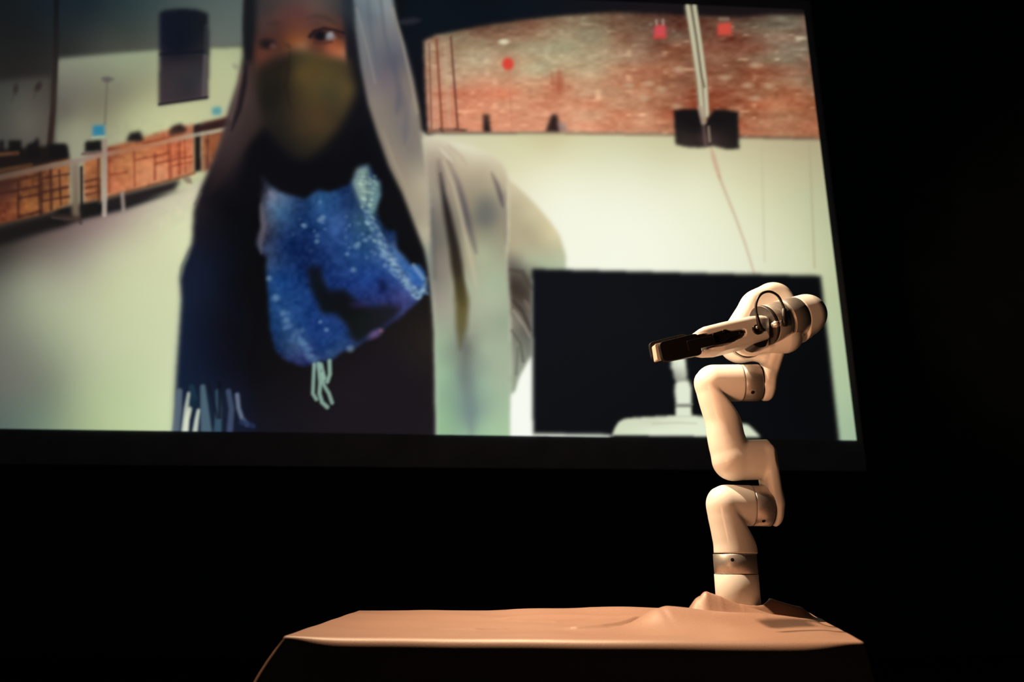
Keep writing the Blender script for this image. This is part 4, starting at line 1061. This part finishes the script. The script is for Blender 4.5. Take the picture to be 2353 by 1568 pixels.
# the black linkage in the side slot, and the two fingers
slab('linkage', [(1606, 768), (1640, 764), (1668, 760), (1700, 760), (1712, 759), (1713, 770), (1698, 777), (1682, 786), (1650, 791), (1616, 797)], -0.030, -0.022, m_blk, gripper)
slab('linkage', [(1612, 774), (1640, 765), (1668, 757), (1672, 762), (1646, 773), (1620, 782)], -0.042, -0.032, m_blk, gripper)
slab('linkage', [(1628, 778), (1650, 770), (1690, 761), (1706, 758), (1710, 766), (1682, 774), (1668, 784), (1634, 792)], -0.041, -0.033, m_blk, gripper)
for px, py, rr in ((1664, 761, 3.6), (1640, 770, 3.2), (1702, 764, 3.6)):
    c_ = gp(px, py, -0.043)
    V, Fc = lathe_geo([(0, 0), (0, Rm(px, py, rr) * 0.8), (0.001, Rm(px, py, rr)), (0.008, Rm(px, py, rr)), (0.008, 0)], c_ - RB, gy_, 20)
    mesh_obj('pivot_pin', V, Fc, m_blk, gripper)
def round_poly(pts, r, n=5):
    out_ = []
    k = len(pts)
    for i in range(k):
        p0, p, p1 = (np.array(pts[j % k], float) for j in (i - 1, i, i + 1))
        a, b = (p0 - p) / np.linalg.norm(p0 - p), (p1 - p) / np.linalg.norm(p1 - p)
        for t in np.linspace(0, 1, n):
            out_.append(tuple(p + a * r * (1 - t) ** 2 + b * r * t ** 2))
    return out_
fing = slab('finger', round_poly([(1514, 787), (1603, 765), (1615, 815), (1525, 832)], 11), -0.047, -0.036, m_blk, gripper, 0.001)
slab('finger_arm', round_poly([(1578, 784), (1612, 776), (1640, 772), (1646, 792), (1612, 800), (1584, 806)], 3), -0.050, -0.040, m_blk, gripper)
slab('finger_arm', [(1600, 770), (1618, 766), (1630, 775), (1628, 786), (1606, 790)], -0.044, -0.034, m_blk, gripper)
slab('finger', round_poly([(1492, 787), (1578, 766), (1590, 808), (1500, 828)], 9), 0.022, 0.032, m_blk, gripper, 0.001)
pad = slab('finger_pad', round_poly([(1505, 791), (1560, 778), (1568, 812), (1511, 828)], 4), 0.002, 0.022, m_pad, gripper, 0.001)
pad['label'] = 'pale pad lining the rear gripper finger'
slab('finger_arm', [(1570, 776), (1600, 772), (1604, 790), (1580, 802)], 0.022, 0.036, m_blk, gripper)
slab('wrist_bracket', [(1728, 789), (1736, 796), (1748, 799), (1760, 796), (1766, 782), (1762, 776)], -0.012, 0.030, m_blk, gripper)

# cable from the tool flange to the gripper socket
CO = -0.058
cable_px = [(1803, 728), (1802, 712), (1798, 700), (1787, 680), (1768, 670.5), (1749, 676), (1738.5, 694), (1737, 713), (1741, 733), (1745, 748)]
offs = [-0.056, -0.058, -0.060, -0.064, -0.068, -0.068, -0.066, -0.062, -0.056, -0.048]
cp = spline([gp(x, y, o_) - RB for (x, y), o_ in zip(cable_px, offs)], 10)
V, Fc = tube_geo(cp, Rm(1770, 690, 2.9, -0.06), 12)
cable = mesh_obj('cable', V, Fc, m_rub, robot)
cable['label'] = 'thin black cable arching over the tool flange'
def sleeve(pix, offs_, radii):
    pts = [gp(x, y, o_) - RB for (x, y), o_ in zip(pix, offs_)]
    V, Fc = tube_geo(pts, [Rm(1770, 690, r, -0.06) for r in radii], 16)
    return mesh_obj('cable_plug', V, Fc, m_blk, cable)
sleeve([(1801.5, 709), (1801.6, 711), (1802, 724), (1802.2, 726), (1803, 742), (1804, 750)], [-0.058, -0.058, -0.057, -0.057, -0.054, -0.050], [3.0, 5.5, 5.5, 6.2, 6.6, 5.0])
sleeve([(1739, 722), (1741, 732), (1744, 745), (1749, 756), (1755, 758)], [-0.060, -0.056, -0.051, -0.047, -0.044], [3.0, 3.6, 4.6, 6.0, 4.5])
# knurled metal nut of the plug on the flange
n0, n1 = gp(1798, 741, -0.052), gp(1775, 748, -0.047)
Ln = np.linalg.norm(n1 - n0); rn = Rm(1785, 743, 6.8, -0.06)
V, Fc = lathe_geo([(0, 0), (0, rn * 0.75), (Ln * .12, rn * 0.8), (Ln * .14, rn), (Ln * .40, rn), (Ln * .42, rn * .8), (Ln * .48, rn * .8), (Ln * .50, rn * 1.15), (Ln * .78, rn * 1.15), (Ln * .80, rn * .85), (Ln, rn * .85), (Ln, 0)], n0 - RB, n1 - n0, 28)
mesh_obj('plug_nut', V, Fc, m_alu, cable)
# socket on the gripper side
c_ = gp(1741, 757, -HALF - 0.004); rs = Rm(1741, 757, 11.5, -0.05)
V, Fc = lathe_geo([(0.008, 0), (0.008, rs), (0.001, rs), (0, rs * .9), (0, rs * .62), (0.003, rs * .55), (0.003, 0)], c_ - RB, gy_, 32)
mesh_obj('socket', V, Fc, m_blk, gripper)
c_ = gp(1741, 752, -HALF - 0.008); rs = Rm(1741, 757, 3.0, -0.05)
V, Fc = lathe_geo([(0, 0), (0, rs * .8), (0.001, rs), (0.006, rs), (0.006, 0)], c_ - RB, gy_, 16)
mesh_obj('socket_screw', V, Fc, m_alu, gripper)
